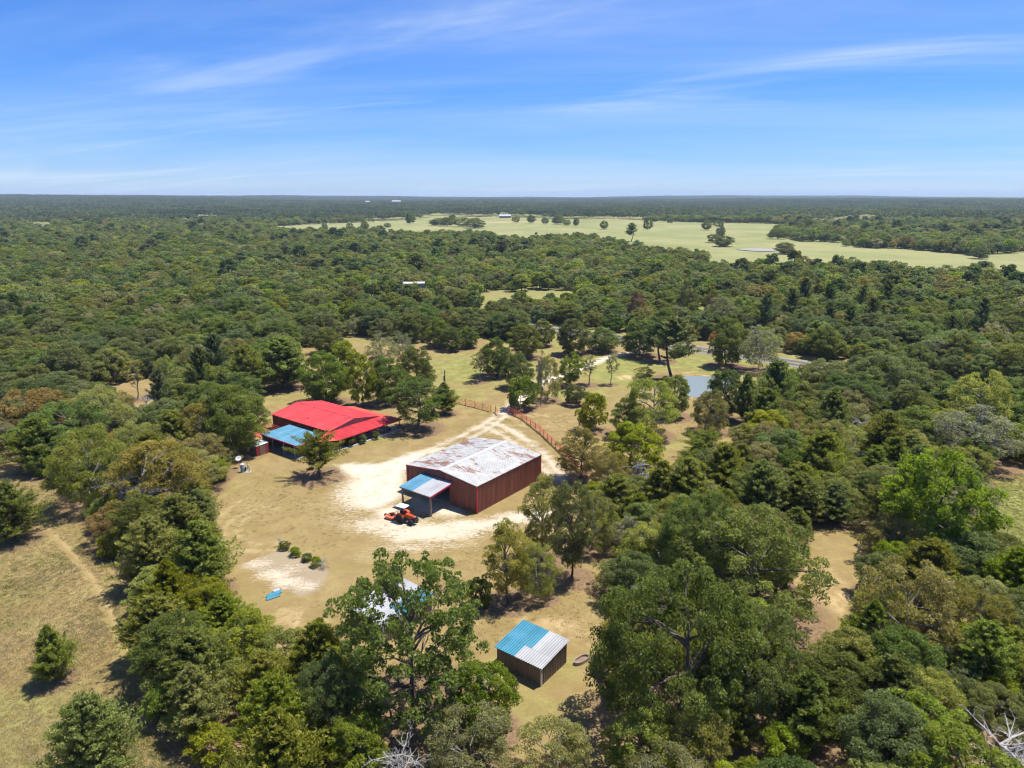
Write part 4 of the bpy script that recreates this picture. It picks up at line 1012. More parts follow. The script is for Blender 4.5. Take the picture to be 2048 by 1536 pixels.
MB().box(PD_ - .03, PD_ + .02, -.9, HB + 3.0, PZ1 - .16, PZ1 - .02).build('porch_fascia', REDT, hs)
MB().box(0, 3.45, -2.2, HB + 2.6, -.05, .11).build('porch_floor', CONC, hs)
MB().box(3.46, 3.72, -2.4, HB + 2.7, -.05, .16).build('porch_kerb', WHITEP, hs)
for b in (-.6, 3.4, 7.4, 11.2, 14.5): MB().box(3.28, 3.42, b, b + .14, .1, PZ1 - .05).build('porch_post', DKRED, hs)
for b in (2.0, 5.4, 8.8): 
    d_ = MB().box(.09, .13, b, b + 1.0, .12, 2.1 if b == 5.4 else 1.9).build('door' if b == 5.4 else 'window', WHITEP if b == 5.4 else DARK, hs)
# carport
cpz = 2.5
cp = thing('carport', 'open carport with a faded blue roof and red edge beside the house', 'carport', (-33.9, 124.7, 0), R(-37.5))
A_, B_, C_, D_ = (-9.4, -8.0), (-9.5, -1.75), (.15, -1.75), (1.5, -8.0)
n = 11
for i in range(n):
    t0, t1 = i / n, (i + 1) / n
    lp = lambda P, Q, t: (P[0] + (Q[0] - P[0]) * t, P[1] + (Q[1] - P[1]) * t)
    q = [lp(A_, D_, t0), lp(A_, D_, t1), lp(B_, C_, t1), lp(B_, C_, t0)]
    MB().prism(q, [cpz - .02] * 2 + [cpz + .18] * 2, [cpz + .015 + .006 * (i % 2)] * 2 + [cpz + .215 + .006 * (i % 2)] * 2).build('roof_sheet', BLUER, cp)
MB().prism([A_, D_, (D_[0], D_[1] - .06), (A_[0], A_[1] - .06)], cpz - .24, cpz + .01).build('fascia', REDT, cp)
MB().prism([A_, B_, (B_[0] - .06, B_[1]), (A_[0] - .06, A_[1])], [cpz - .24, cpz - .04, cpz - .04, cpz - .24], [cpz + .01, cpz + .21, cpz + .21, cpz + .01]).build('fascia', DKRED, cp)
MB().prism([C_, D_, (D_[0] + .06, D_[1]), (C_[0] + .06, C_[1])], [cpz - .04, cpz - .24, cpz - .24, cpz - .04], [cpz + .21, cpz + .01, cpz + .01, cpz + .21]).build('fascia', REDF, cp)
for a in (-9.2, -6.2, -3.0, .2): MB().tube([(a, -7.8, -.05), (a, -7.8, cpz - .05)], .055, 8).build('post', STEEL, cp)
wall_y(cp, -7.9, -1.9, -9.3, -1, lambda b: cpz - .1, TAUPE)
wall_x(cp, -9.2, 1, -1.72, -1, cpz + .1, DKRED)
MB().box(-9.3, 1.2, -8.2, -1.8, -.05, .05).build('floor_slab', plain('stained_concrete', (.20, .19, .18), .9), cp)
for i, (a, b, lx, ly, hh, mt) in enumerate([(-8.2, -3.4, .9, .7, 1.0, STEEL), (-6.5, -3.0, 1.2, .6, .8, DARK), (-4.3, -3.2, .6, .6, 1.2, WHITEP)]):
    r = thing('storage_box', ['grey box', 'low dark chest', 'tall white cabinet'][i] + ' at the back of the open carport', 'box', tuple(hs.matrix_basis @ Vector((a, b, .05))), R(-37.5))
    MB().box(0, lx, 0, ly, 0, hh - .08).build('body', mt, r); MB().box(-.03, lx + .03, -.03, ly + .03, hh - .08, hh).build('lid', mt, r)
hs_m = Matrix.LocRotScale(Vector((-33.9, 124.7, 0)), Matrix.Rotation(R(-37.5), 3, 'Z'), Vector((1, 1, 1)))
# little pump shed
PS = thing('pump_shed', 'little maroon shed with a white flat roof left of the carport', 'shed', tuple(hs_m @ Vector((-5.9, -11.4, 0))), R(-37.5))
# local frame: x back along the house, y away; near corner is the origin
wall_x(PS, -2.15, 0, 0, -1, 1.75, DKRED, .72); wall_x(PS, -2.15, 0, 2.3, 1, 1.9, DKRED, .72)
wall_y(PS, 0, 2.3, 0, 1, lambda b: 1.75 + .15 * b / 2.3, DKRED, .58); wall_y(PS, 0, 2.3, -2.15, -1, lambda b: 1.75 + .15 * b / 2.3, DKRED, .58)
MB().prism([(-2.3, -.15), (.12, -.15), (.12, 2.45), (-2.3, 2.45)], [1.77, 1.77, 1.93, 1.93], [1.82, 1.82, 1.98, 1.98]).build('roof', WHITEP, PS)
d_ = MB().box(.088, .13, .6, 1.75, .05, 1.65).build('door', plain('brown_door', (.22, .12, .09), .7), PS)
MB().box(.13, .16, 1.58, 1.63, .8, .95).build('handle', STEEL, d_)
for i in range(9):
    z = .12 + i * .19
    MB().box(.087, .12, .09, .52, z, z + .06).build('slat', REDF, PS); MB().box(.087, .12, 1.82, 2.22, z, z + .06).build('slat', REDF, PS)
    MB().box(-2.05, -.1, -.12, -.087, z, z + .05).build('slat', GABLE, PS)
for y in (0, 2.3): MB().box(-.02, .11, y - .1, y + .06, 0, 1.77).build('corner_trim', REDT, PS)
# red frame and rails left of the carport
rb = thing('awning', 'small red lean-to roof half hidden by trees behind the carport', 'awning', tuple(hs_m @ Vector((-11.6, -6.6, 0))), R(-37.5))
MB().prism([(-1.6, -1.3), (1.6, -1.3), (1.6, 1.6), (-1.6, 1.6)], [1.6, 1.6, 1.85, 1.85], [1.66, 1.66, 1.91, 1.91]).build('roof', REDF, rb)
for x, y in ((-1.5, -1.2), (1.5, -1.2), (-1.5, 1.5), (1.5, 1.5)): MB().tube([(x, y, -.05), (x, y, 1.68)], .05, 6).build('post', PIPE, rb)

# ---- small shed and the half hidden one
def lean_shed(name, label, loc, rz, A, B, z0, z1, blue, nb=6, nseg=2, white=WHITER, blu=BLUE2):
    r = thing(name, label, 'shed', loc, rz)
    zf = lambda a: z0 + (z1 - z0) * a / A
    wall_y(r, 0, B, 0, -1, lambda b: z0, TAUPE); wall_y(r, 0, B, A, 1, lambda b: z1, TAUPE)
    na = max(2, round(A / .9)); w = A / na
    for i in range(na):
        p, q = i * w, (i + 1) * w
        put('wall_sheet', sheet_mesh('wall_sheet', w, zf(p), zf(q), TAUPE, 3, .062), r, (p, 0, 0), (1, 0, 0), UP, (0, -1, 0))
        put('wall_sheet', sheet_mesh('wall_sheet', w, zf(q), zf(p), TAUPE, 3, .062), r, (q, B, 0), (-1, 0, 0), UP, (0, 1, 0))
    o = .22; L = math.hypot(A + 2 * o, z1 - z0); c_, s_ = (A + 2 * o) / L, (z1 - z0) / L
    bw = (B + 2 * o) / nb
    for i in range(nb):
        for k in range(nseg):
            f0, f1 = (0, .4) if k == 0 else (.37, 1.0)
            if nseg == 1: f0, f1 = 0, 1
            lift = .02 + .018 * (k == 1) + .002 * i
            mt = blu if blue(i, k) else white
            put('roof_sheet', sheet_mesh('roof_sheet', bw, L * (f1 - f0), L * (f1 - f0), mt, 3, .08), r, (-o + c_ * L * f0 - s_ * lift, -o + (i + 1) * bw, z0 + s_ * L * f0 + c_ * lift + .01), (0, -1, 0), (c_, 0, s_), (-s_, 0, c_))
    MB().box(-.1, .05, -.1, .05, 0, z0 - .02).build('corner_trim', WHITEP, r)
    return r
lean_shed('lean_to_shed', 'small taupe shed with a blue and white striped sheet roof', (2.75, 57.8, 0), R(53), 4.45, 5.3, 2.0, 2.45, lambda i, k: (i >= 4 if k == 0 else i >= 3), 7)
q = px(766, 1252, 2.1)
lean_shed('lean_to_shed', 'shed with a white and blue sheet roof half hidden under the open limbed tree', (float(q[0]), float(q[1]), 0), R(50), 6.9, 5.6, 2.1, 2.55, lambda i, k: k == 1 and i <= 1, 6, 2)

# ---- pipe fence
def pipe_run(pts, name, label, rails=5, h=1.35, step=2.4):
    r = thing(name, label, 'fence', (pts[0][0], pts[0][1], 0)); o = np.array(pts[0])
    P = [np.array(p) - o for p in pts]
    for k in range(rails):
        z = .22 + (h - .22) * k / (rails - 1)
        MB().tube([(p[0], p[1], z) for p in P], .042, 6).build('rail', PIPE, r)
    for a, b in zip(P[:-1], P[1:]):
        n = max(1, round(np.linalg.norm(b - a) / step))
        for i in range(n + (b is P[-1])):
            p = a + (b - a) * i / n
            MB().tube([(p[0], p[1], -.1), (p[0], p[1], h + .08)], .065, 8).build('post', PIPE, r)
    return r
pipe_run(pl((982, 824), (950, 815), (912, 806), (872, 797)), 'pipe_fence', 'red pipe fence left of the gate opening')
pipe_run(pl((1020, 827), (1044, 838), (1080, 866), (1120, 904), (1150, 934), (1172, 958)), 'pipe_fence', 'red pipe fence running from the gate towards the right woods')
pipe_run([tuple((hs_m @ Vector(p))[:2]) for p in ((-19.5, -.6, 0), (-16, -1.2, 0), (-12.2, -1.6, 0))], 'pipe_fence', 'short red pipe fence along the far end of the house wall', 4)
def gate(loc, rz, label):
    r = thing('gate', label, 'gate', (*loc, 0), rz)
    for x in (0, 2.3): MB().tube([(x, 0, .15), (x, 0, 1.35)], .045, 6).build('stile', PIPE, r)
    for k in range(6): MB().tube([(0, 0, .2 + k * .22), (2.3, 0, .2 + k * .22)], .03, 6).build('bar', PIPE, r)
    MB().tube([(-.12, 0, -.1), (-.12, 0, 1.55)], .08, 8).build('post', PIPE, r)
gate(pxy(991, 825), R(-75), 'open red gate leaf at the left side of the drive'); gate(pxy(1016, 827), R(38), 'open red gate leaf at the right side of the drive')

# ---- tractor and mower
tx, ty = pxy(807, 1042); TH = R(-30)
tr = thing('tractor', 'orange tractor with a pale canopy roof parked by the lean-to', 'tractor', (tx, ty, 0), TH)
def wheel(parent, x, y, r, w, side):
    t_ = MB(); prof = [(r * .62, -w / 2), (r * .93, -w / 2), (r, -w * .32), (r, w * .32), (r * .93, w / 2), (r * .62, w / 2)]
    t_.lathe(prof, 24, (0, 0, 0), 'y')
    for k in range(20):
        th = 2 * math.pi * k / 20; c_, s_ = math.cos(th), math.sin(th)
        for sg in (-1, 1):
            a = th + (.08 if sg > 0 else -.08)
            p = [(r * math.cos(a) * f, sg * y_, r * math.sin(a) * f) for f in (.97, 1.05) for y_ in (.02, w * .48)]
            q = [(r * math.cos(a + .07) * f, sg * y_, r * math.sin(a + .07) * f) for f in (.97, 1.05) for y_ in (.02, w * .48)]
            t_.add(p + q, [(0, 1, 3, 2), (4, 6, 7, 5), (0, 4, 5, 1), (2, 3, 7, 6), (0, 2, 6, 4), (1, 5, 7, 3)])
    wo = obj('wheel', None, parent, (x, y, r))
    t_.build('tyre', BLACK, wo)
    MB().lathe([(r * .18, side * w * .30), (r * .45, side * w * .25), (r * .60, side * w * .48), (r * .66, side * w * .46), (r * .66, -side * w * .4)], 20, (0, 0, 0), 'y').build('rim', ORANGEF, wo)
for s in (-1, 1):
    wheel(tr, 0, s * .72, .68, .40, s); wheel(tr, 1.75, s * .62, .42, .28, s)
MB().box(-.35, 1.9, -.2, .2, .45, .85).tube([(0, -.7, .68), (0, .7, .68)], .11, 8).tube([(1.75, -.6, .42), (1.75, .6, .42)], .06, 6).build('chassis', plain('dark_casting', (.06, .055, .05), .6), tr)
hd = MB(); hd.prism([(.65, -.31), (1.95, -.25), (2.1, -.2), (2.1, .2), (1.95, .25), (.65, .31)], .82, [1.36, 1.24, 1.12, 1.12, 1.24, 1.36]); hd.build('hood', ORANGE, tr)
MB().box(2.1, 2.14, -.19, .19, .78, 1.1).build('grille', BLACK, tr)
for s in (-1, 1): MB().lathe([(.0, 2.12), (.08, 2.13), (.08, 2.16), (.0, 2.17)], 10, (0, s * .12, 1.12), 'x').build('headlight', WHITEP, tr)
MB().box(1.6, 2.35, -.3, .3, .5, .6).box(2.3, 2.4, -.32, .32, .45, .8).build('front_guard', BLACK, tr)
for s in (-1, 1):
    f = MB(); pts = [(-.72, .75), (-.62, 1.12), (-.3, 1.42), (.15, 1.46), (.5, 1.22), (.62, .9)]
    y0, y1 = (.5, .95) if s > 0 else (-.95, -.5)
    for (xa, za), (xb, zb) in zip(pts[:-1], pts[1:]): f.prism([(xa, y0), (xb, y0), (xb, y1), (xa, y1)], [za - .03, zb - .03, zb - .03, za - .03], [za, zb, zb, za])
    f.box(-.5, .5, s * .50 - .02, s * .50 + .02, .75, 1.3); f.build('fender', ORANGE, tr)
MB().box(-.4, .6, -.48, .48, .78, .84).build('footplate', ORANGEF, tr)
MB().box(-.32, .16, -.26, .26, 1.02, 1.14).box(-.40, -.28, -.26, .26, 1.1, 1.55).box(-.2, .05, -.1, .1, .84, 1.02).build('seat', BLACK, tr)
MB().tube([(.72, 0, 1.2), (.5, 0, 1.5)], .03, 6).lathe([(.17, -.015), (.20, 0), (.17, .015)], 14, (.47, 0, 1.52)).build('steering_wheel', BLACK, tr)
for s in (-1, 1): MB().tube([(-.5, s * .5, .8), (-.52, s * .5, 2.32)], .04, 6).tube([(-.52, s * .5, 2.28), (.3, s * .45, 2.30)], .025, 6).build('roll_bar', BLACK, tr)
MB().prism([(-.85, -.62), (.65, -.62), (.72, -.5), (.72, .5), (.65, .62), (-.85, .62)], 2.32, [2.38, 2.38, 2.36, 2.36, 2.38, 2.38]).build('canopy_roof', plain('pale_canopy', (.62, .64, .66), .5), tr)
MB().tube([(1.2, .18, 1.25), (1.2, .18, 1.75)], .035, 8).build('exhaust_pipe', BLACK, tr)
mo = thing('brush_mower', 'faded orange brush mower hitched behind the tractor', 'mower', tuple((Matrix.Translation((tx, ty, 0)) @ Matrix.Rotation(TH, 4, 'Z')) @ Vector((-2.05, 0, 0))), TH)
MB().prism([(-.9, -.55), (-.6, -.85), (.75, -.85), (.75, .85), (-.6, .85), (-.9, .55)], .34, .42).prism([(-.9, -.55), (-.6, -.85), (.75, -.85), (.75, -.8), (-.58, -.8), (-.85, -.53)], .14, .34).prism([(-.9, .55), (-.85, .53), (-.58, .8), (.75, .8), (.75, .85), (-.6, .85)], .14, .34).build('deck', ORANGEF, mo)
MB().box(-.2, .2, -.18, .18, .42, .72).build('gearbox', BLACK, mo)
MB().tube([(.2, 0, .6), (1.3, 0, .7)], .06, 8).build('drive_shaft', BLACK, mo)
for s in (-1, 1): MB().tube([(.7, s * .4, .42), (.75, s * .25, 1.05), (-.7, s * .2, .45)], .035, 6).tube([(.7, s * .4, .42), (1.4, s * .35, .55)], .03, 6).build('lift_arm', BLACK, mo)
MB().lathe([(.08, -.06), (.2, -.06), (.2, .06), (.08, .06)], 14, (-1.25, 0, .2), 'y').tube([(-.85, 0, .42), (-1.25, 0, .42), (-1.25, 0, .2)], .03, 6).build('tail_wheel', BLACK, mo)

# ---- well equipment
wx, wy = pxy(486, 944)
t_ = thing('pressure_tank', 'grey blue pressure tank standing in the grass left of the carport', 'tank', (wx, wy, 0))
MB().lathe([(.30, 0), (.34, .06), (.36, .12), (.36, 1.30), (.30, 1.42), (.12, 1.48)], 18).build('body', plain('tank_blue', (.24, .30, .38), .45), t_, smooth=True)
MB().lathe([(.37, 1.30), (.37, 1.40), (.2, 1.50), (.02, 1.53)], 18).build('cap', WHITEP, t_)
MB().box(-.75, 1.35, -.4, .4, -.05, .07).build('slab', CONC, t_)
MB().tube([(.36, 0, .3), (.7, 0, .3), (.7, .1, .12), (1.1, .1, .12)], .035, 6).tube([(1.1, .1, .07), (1.1, .1, .8)], .06, 8).build('pipework', WHITEP, t_)
MB().box(.42, .58, -.12, .12, .2, .9).build('control_box', BLACK, t_)
sd = thing('satellite_dish', 'white satellite dish on a post behind the pressure tank', 'dish', (*pxy(479, 935), 0))
MB().tube([(0, 0, -.1), (0, 0, 1.55)], .045, 8).build('mast', STEEL, sd)
prof = [(.02, .10), (.2, .085), (.35, .045), (.46, 0), (.46, .02), (.35, .065), (.2, .105), (.02, .12)]
MB().lathe([(.03, -.12), (.22, -.10), (.38, -.05), (.50, 0.02), (.50, .035), (.38, -.03), (.22, -.08), (.03, -.10)], 20).build('reflector', WHITEP, sd, (0, -.08, 1.68), 0, True, (R(38), R(8), 0))
MB().tube([(0, -.1, 1.5), (0, -.5, 1.75), (0, -.55, 1.95)], .018, 5).build('feed_arm', STEEL, sd)
wp = thing('wellhead', 'short wellhead pipe with a wooden stake beside the pressure tank', 'wellhead', (*pxy(497, 937), 0))
MB().lathe([(.09, 0), (.09, .55), (.14, .56), (.14, .64), (.05, .66)], 12).build('casing', WHITEP, wp); MB().box(-.25, -.19, .1, .16, 0, 1.2).build('stake', WOOD, wp)
up = thing('utility_pole', 'wooden utility pole with a grey meter box in the meadow', 'pole', (*pxy(890, 773), 0))
MB().tube([(0, 0, -.2), (0, 0, 2), (.02, 0, 4.1)], [.15, .14, .12], 8).build('pole', bark_mat('pole_wood', (.10, .08, .065), (.18, .15, .12)), up)
MB().box(-.42, -.14, -.15, .12, 1.5, 2.6).build('meter_box', STEEL, up)
def tall_pole(u, v, vt, label):
    x, y = pxy(u, v); hgt = height_to(vt, y); p = thing('utility_pole', label, 'pole', (x, y, 0))
    MB().tube([(0, 0, -.2), (0, 0, hgt)], [.17, .11], 8).build('pole', WOOD, p)
    MB().box(-1.2, 1.2, -.06, .06, hgt - .7, hgt - .5).build('crossarm', WOOD, p)
    MB().lathe([(.2, hgt - 1.8), (.22, hgt - 1.7), (.22, hgt - 1.0), (.1, hgt - .95)], 10, (.3, 0, 0)).build('transformer', STEEL, p)
tall_pole(806, 640, 556, 'tall utility pole rising from the woods near the white trailer')
tall_pole(749, 625, 543, 'utility pole top showing above the woods left of the trailer')
for i, (u, v) in enumerate([(1330, 735), (1480, 748), (1560, 762), (1400, 742)]):
    p = thing('fence_post', 'thin wooden post of the wire fence along the highway', 'fence post', (*pxy(u, v), 0), 0, 'posts of the highway fence'); MB().tube([(0, 0, -.2), (0, 0, 1.4)], .07, 6).build('post', WOOD, p)

# ---- porch things
def chair(a, b, rz, label, mat):
    p = hs_m @ Vector((a, b, .11)); r = thing('patio_chair', label, 'chair', tuple(p), R(-37.5) + rz, 'chairs on the porch')
    MB().box(-.27, .27, -.27, .27, .40, .46).build('seat', mat, r)
    MB().prism([(-.30, -.27), (-.25, -.27), (-.25, .27), (-.30, .27)], .46, .95).build('backrest', mat, r)
    for x in (-.25, .25):
        for y in (-.25, .25): MB().tube([(x, y, 0), (x * .95, y, .42)], .022, 5).build('leg', BLACK, r)
    for y in (-.27, .27): MB().box(-.27, .25, y - .03, y + .03, .62, .66).build('armrest', mat, r)
for i, (b, mt) in enumerate([(4.2, STEEL), (5.3, WHITEP), (6.5, STEEL), (8.6, WHITEP), (10.8, STEEL)]):
    chair(2.4, b, .2 * (i % 3 - 1), ['grey chair on the porch nearest the carport', 'white chair on the porch beside the nearest grey one', 'grey chair in the middle of the porch', 'white chair on the far half of the porch', 'grey chair near the far end of the porch'][i], mt)
po = thing('pot', 'dark planter at the far end of the porch', 'pot', tuple(hs_m @ Vector((2.6, 12.6, .11))))
MB().lathe([(.2, 0), (.28, .4), (.30, .42), (.26, .42), (.2, .3)], 12).build('pot', DARK, po)

# ---- odds and ends on the grass
bt = thing('sheet_pile', 'small pile of blue roofing sheets lying in the grass by the stony bed', 'sheets', (*pxy(541, 1190), 0), R(38))
for i, (x, y, rz, mt) in enumerate([(-.75, -.5, 0, BLUE2), (-.6, -.1, .06, BLUE2), (-.3, .2, -.08, BLUE2), (.4, .5, .3, WHITER)]):
    o = obj('roof_sheet', sheet_mesh('roof_sheet', .5, 1.6 if i < 3 else .8, 1.6 if i < 3 else .8, mt, 2, .03), bt, (x, y, .06 + .05 * i), 0, (0, R(4 * (i - 1)), rz + R(-90)))
tg = thing('water_trough', 'empty oval stock trough beside the small shed', 'trough', (*pxy(1163, 1323), 0), R(40))
def oval(rx, ry, k=28): return [(math.copysign(abs(math.cos(a)) ** .7, math.cos(a)) * rx, math.sin(a) * ry) for a in np.linspace(0, 6.283, k, endpoint=False)]
o1, o2 = oval(.95, .42), oval(.90, .37); k = len(o1)
V = [(x, y, 0) for x, y in o1] + [(x, y, .36) for x, y in o1] + [(x, y, .36) for x, y in o2] + [(x, y, .12) for x, y in o2]
F = [(i + j * k, (i + 1) % k + j * k, (i + 1) % k + (j + 1) * k, i + (j + 1) * k) for j in range(3) for i in range(k)]
obj('wall', mesh_np('wall', V, F, [plain('dull_zinc', (.30, .28, .26), .6, .3)]), tg)
MB().prism(oval(.9, .37), .05, .13).build('floor', plain('trough_dirt', (.22, .15, .10), .95), tg)
ps = thing('white_post', 'short pale post at the foot of the round dark bush', 'post', (*pxy(951, 1215), 0)); MB().tube([(0, 0, -.1), (0, 0, .75)], .09, 8).build('post', CONC, ps)

# ---- far buildings
def far_house(u, v, w, d, h, rise, rz, label, name, cat, wallm, roofm, win=3):
    x, y = pxy(u, v); r = thing(name, label, cat, (x, y, float(hz(x, y))), rz)
    MB().box(-w / 2, w / 2, -d / 2, d / 2, 0, h).build('wall', wallm, r)
    MB().add([(-w / 2 - .3, -d / 2 - .3, h), (w / 2 + .3, -d / 2 - .3, h), (w / 2 + .3, d / 2 + .3, h), (-w / 2 - .3, d / 2 + .3, h), (-w / 2 - .3, 0, h + rise), (w / 2 + .3, 0, h + rise)], [(0, 1, 5, 4), (2, 3, 4, 5), (0, 4, 3), (1, 2, 5), (0, 3, 2, 1)]).build('roof', roofm, r)
    for i in range(win):
        x0 = -w / 2 + w * (i + .3) / win; f = MB().box(x0, x0 + w / win * .4, -d / 2 - .06, -d / 2 - .01, h * .35, h * .8).build('window', DARK, r)
far_house(829, 592, 9.2, 3.2, 6.0, .6, R(8), 'white trailer home showing among the trees', 'trailer_home', 'trailer', WHITEP, WHITEP, 5)
far_house(445, 402.5, 60, 30, 22, 5, 0, 'long white barn on the far left ridge', 'barn', 'barn', WHITEP, WHITEP)
far_house(793, 414, 34, 20, 17, 4, 0, 'white roofed barn far off behind the pasture', 'barn', 'barn', WHITEP, WHITEP)
far_house(736, 414, 16, 12, 16, 3, 0, 'small pale barn left of the white roofed one', 'barn', 'barn', WHITEP, WHITEP)
far_house(1010, 436, 24, 12, 4, 3, 0, 'low grey roofed house at the far edge of the pasture', 'farmhouse', 'house', GABLE, STEEL)

# ------------------------------------------------------------------ planting
for sp, x, y, w, hh, label, group, var in PLAN: plant(sp, x, y, w, hh, label, group, var)

# ------------------------------------------------------------------ the woods beyond and the grass: masses nobody could count
HID = {}
def hidden_collection(name, meshes):
    c_ = bpy.data.collections.new(name)
    for i, me in enumerate(meshes):
        o = bpy.data.objects.new('%s_%02d' % (name, i), me); c_.objects.link(o)
    return c_
def scatter(name, P, rot, scl, idx, coll, label, cat):
    me = bpy.data.meshes.new(name); me.vertices.add(len(P)); me.vertices.foreach_set('co', np.asarray(P, np.float32).ravel())
    for an, ty, arr, key in (('rz', 'FLOAT', rot, 'value'), ('sc', 'FLOAT_VECTOR', scl, 'vector'), ('pi', 'INT', idx, 'value')):
        at = me.attributes.new(an, ty, 'POINT'); at.data.foreach_set(key, np.asarray(arr, np.int32 if ty == 'INT' else np.float32).ravel())
    o = obj(name, me); tag(o, label, cat, None, 'stuff')
    g = bpy.data.node_groups.new(name + '_nodes', 'GeometryNodeTree')
    g.interface.new_socket('Geometry', in_out='INPUT', socket_type='NodeSocketGeometry'); g.interface.new_socket('Geometry', in_out='OUTPUT', socket_type='NodeSocketGeometry')
    N = g.nodes.new; L = g.links.new
    gi, go = N('NodeGroupInput'), N('NodeGroupOutput'); ip = N('GeometryNodeInstanceOnPoints'); ci = N('GeometryNodeCollectionInfo')
    ci.inputs['Collection'].default_value = coll; ci.inputs['Separate Children'].default_value = True; ci.inputs['Reset Children'].default_value = True
    def na(nm, ty):
        n_ = N('GeometryNodeInputNamedAttribute'); n_.data_type = ty; n_.inputs['Name'].default_value = nm; return n_.outputs['Attribute']
    cx = N('ShaderNodeCombineXYZ'); L(na('rz', 'FLOAT'), cx.inputs[2])
    e2r = N('FunctionNodeEulerToRotation'); L(cx.outputs[0], e2r.inputs[0])
    L(gi.outputs[0], ip.inputs['Points']); L(ci.outputs[0], ip.inputs['Instance']); ip.inputs['Pick Instance'].default_value = True
    L(na('pi', 'INT'), ip.inputs['Instance Index']); L(e2r.outputs[0], ip.inputs['Rotation']); L(na('sc', 'FLOAT_VECTOR'), ip.inputs['Scale'])
    L(ip.outputs[0], go.inputs[0])
    md = o.modifiers.new('scatter', 'NODES'); md.node_group = g
    return o
def join_proto(name, p, kind):
    parts = [q for q in (p['crown'], p['trunk']) if q]
    V, vi, ls, mi, tn, mats, vo, lo = [], [], [], [], [], [], 0, 0
    for k, me in enumerate(parts):
        a = np.zeros(len(me.vertices) * 3, np.float32); me.vertices.foreach_get('co', a); V.append(a.reshape(-1, 3))
        l_ = np.zeros(len(me.loops), np.int32); me.loops.foreach_get('vertex_index', l_); vi.append(l_ + vo)
        st = np.zeros(len(me.polygons), np.int32); me.polygons.foreach_get('loop_start', st); ls.append(st + lo)
        mi.append(np.full(len(st), k)); t_ = np.zeros(len(me.vertices), np.float32)
        if 'tone' in me.attributes: me.attributes['tone'].data.foreach_get('value', t_)
        tn.append(t_); mats.append(WL.get(kind, me.materials[0]) if k == 0 and p['crown'] else me.materials[0]); vo += len(me.vertices); lo += len(me.loops)
    me = bpy.data.meshes.new(name); V = np.concatenate(V); vi = np.concatenate(vi); ls = np.concatenate(ls)
    me.vertices.add(len(V)); me.vertices.foreach_set('co', V.ravel()); me.loops.add(len(vi)); me.loops.foreach_set('vertex_index', vi)
    me.polygons.add(len(ls)); me.polygons.foreach_set('loop_start', ls); me.polygons.foreach_set('material_index', np.concatenate(mi).astype(np.int32)); me.update(calc_edges=True)
    at = me.attributes.new('tone', 'FLOAT', 'POINT'); at.data.foreach_set('value', np.concatenate(tn))
    for m_ in mats: me.materials.append(m_)
    return me
def low_tree(name, mat, Rw, H, base, nc, per, leaf, cone=0.0, trunk=True, asp=.75):
    """a distant tree: crown of leafy tufts with a plain trunk"""
    cr = Crown(); zc = H * (base + 1) / 2; Rz = H * (1 - base) / 2
    k = 0
    lob = [(unit(1)[0], rng.uniform(.6, 1.1)) for _ in range(5)]
    while k < nc:
        d = unit(1)[0]
        if d[2] < -.85: continue
        k += 1
        g_ = .72 + .28 * max([max(0, d @ l) ** 3 * s for l, s in lob]); q = g_ * rng.uniform(.5, 1) ** .5 * .85
        z = zc - Rz * .1 + d[2] * Rz * q * 1.1; sh = 1 - cone * max(0, (z - H * base) / (H * (1 - base)))
        c_ = np.array([d[0] * Rw * q * sh, d[1] * Rw * q * sh, z])
        clump(cr, c_, Rw * .27 * (1 - cone * .5), per, leaf, .45 + .16 * rng.normal(), asp=asp)
    C, N, T, L, Wd, tone = cr.data()
    me0 = cr.mesh(name, mat); nv = len(me0.vertices)
    V = np.zeros(nv * 3, np.float32); me0.vertices.foreach_get('co', V); V = V.reshape(-1, 3)
    tn = np.repeat(tone, 4)
    r = .2 if trunk else .05
    tv = [(r * math.cos(a), r * math.sin(a), z) for z in (-1, H * .6) for a in np.linspace(0, 6.283, 6, endpoint=False)]
    V2 = np.vstack([V, np.array(tv)]); F = np.arange(nv).reshape(-1, 4)
    tf = np.array([(nv + i, nv + (i + 1) % 6, nv + 6 + (i + 1) % 6, nv + 6 + i) for i in range(6)])
    me = mesh_np(name, V2, np.vstack([F, tf]), [mat, BARK], np.concatenate([tn, np.zeros(12)]), fmat=np.concatenate([np.zeros(len(F)), np.ones(6)]))
    bpy.data.meshes.remove(me0)
    return me
LOW = [low_tree('w0', WL['oak'], 4.6, 9.5, .02, 44, 80, .42), low_tree('w1', WL['oak'], 4.2, 8.5, .03, 44, 80, .42), low_tree('w2', WL['liveoak'], 5.2, 9, .02, 50, 80, .44), low_tree('w3', WL['bright'], 4.2, 9, .02, 44, 76, .42),
       low_tree('w4', WL['olive'], 4.3, 8.2, .02, 44, 74, .40), low_tree('w5', WL['grey'], 4.2, 8.5, .03, 40, 66, .38), low_tree('w6', WL['cedar'], 3.4, 9.5, .02, 44, 76, .38, .6), low_tree('w7', WL['pine'], 4.0, 13, .25, 36, 80, .45, .3), low_tree('w8', WL['brown'], 3.8, 7.5, .02, 40, 70, .38)]
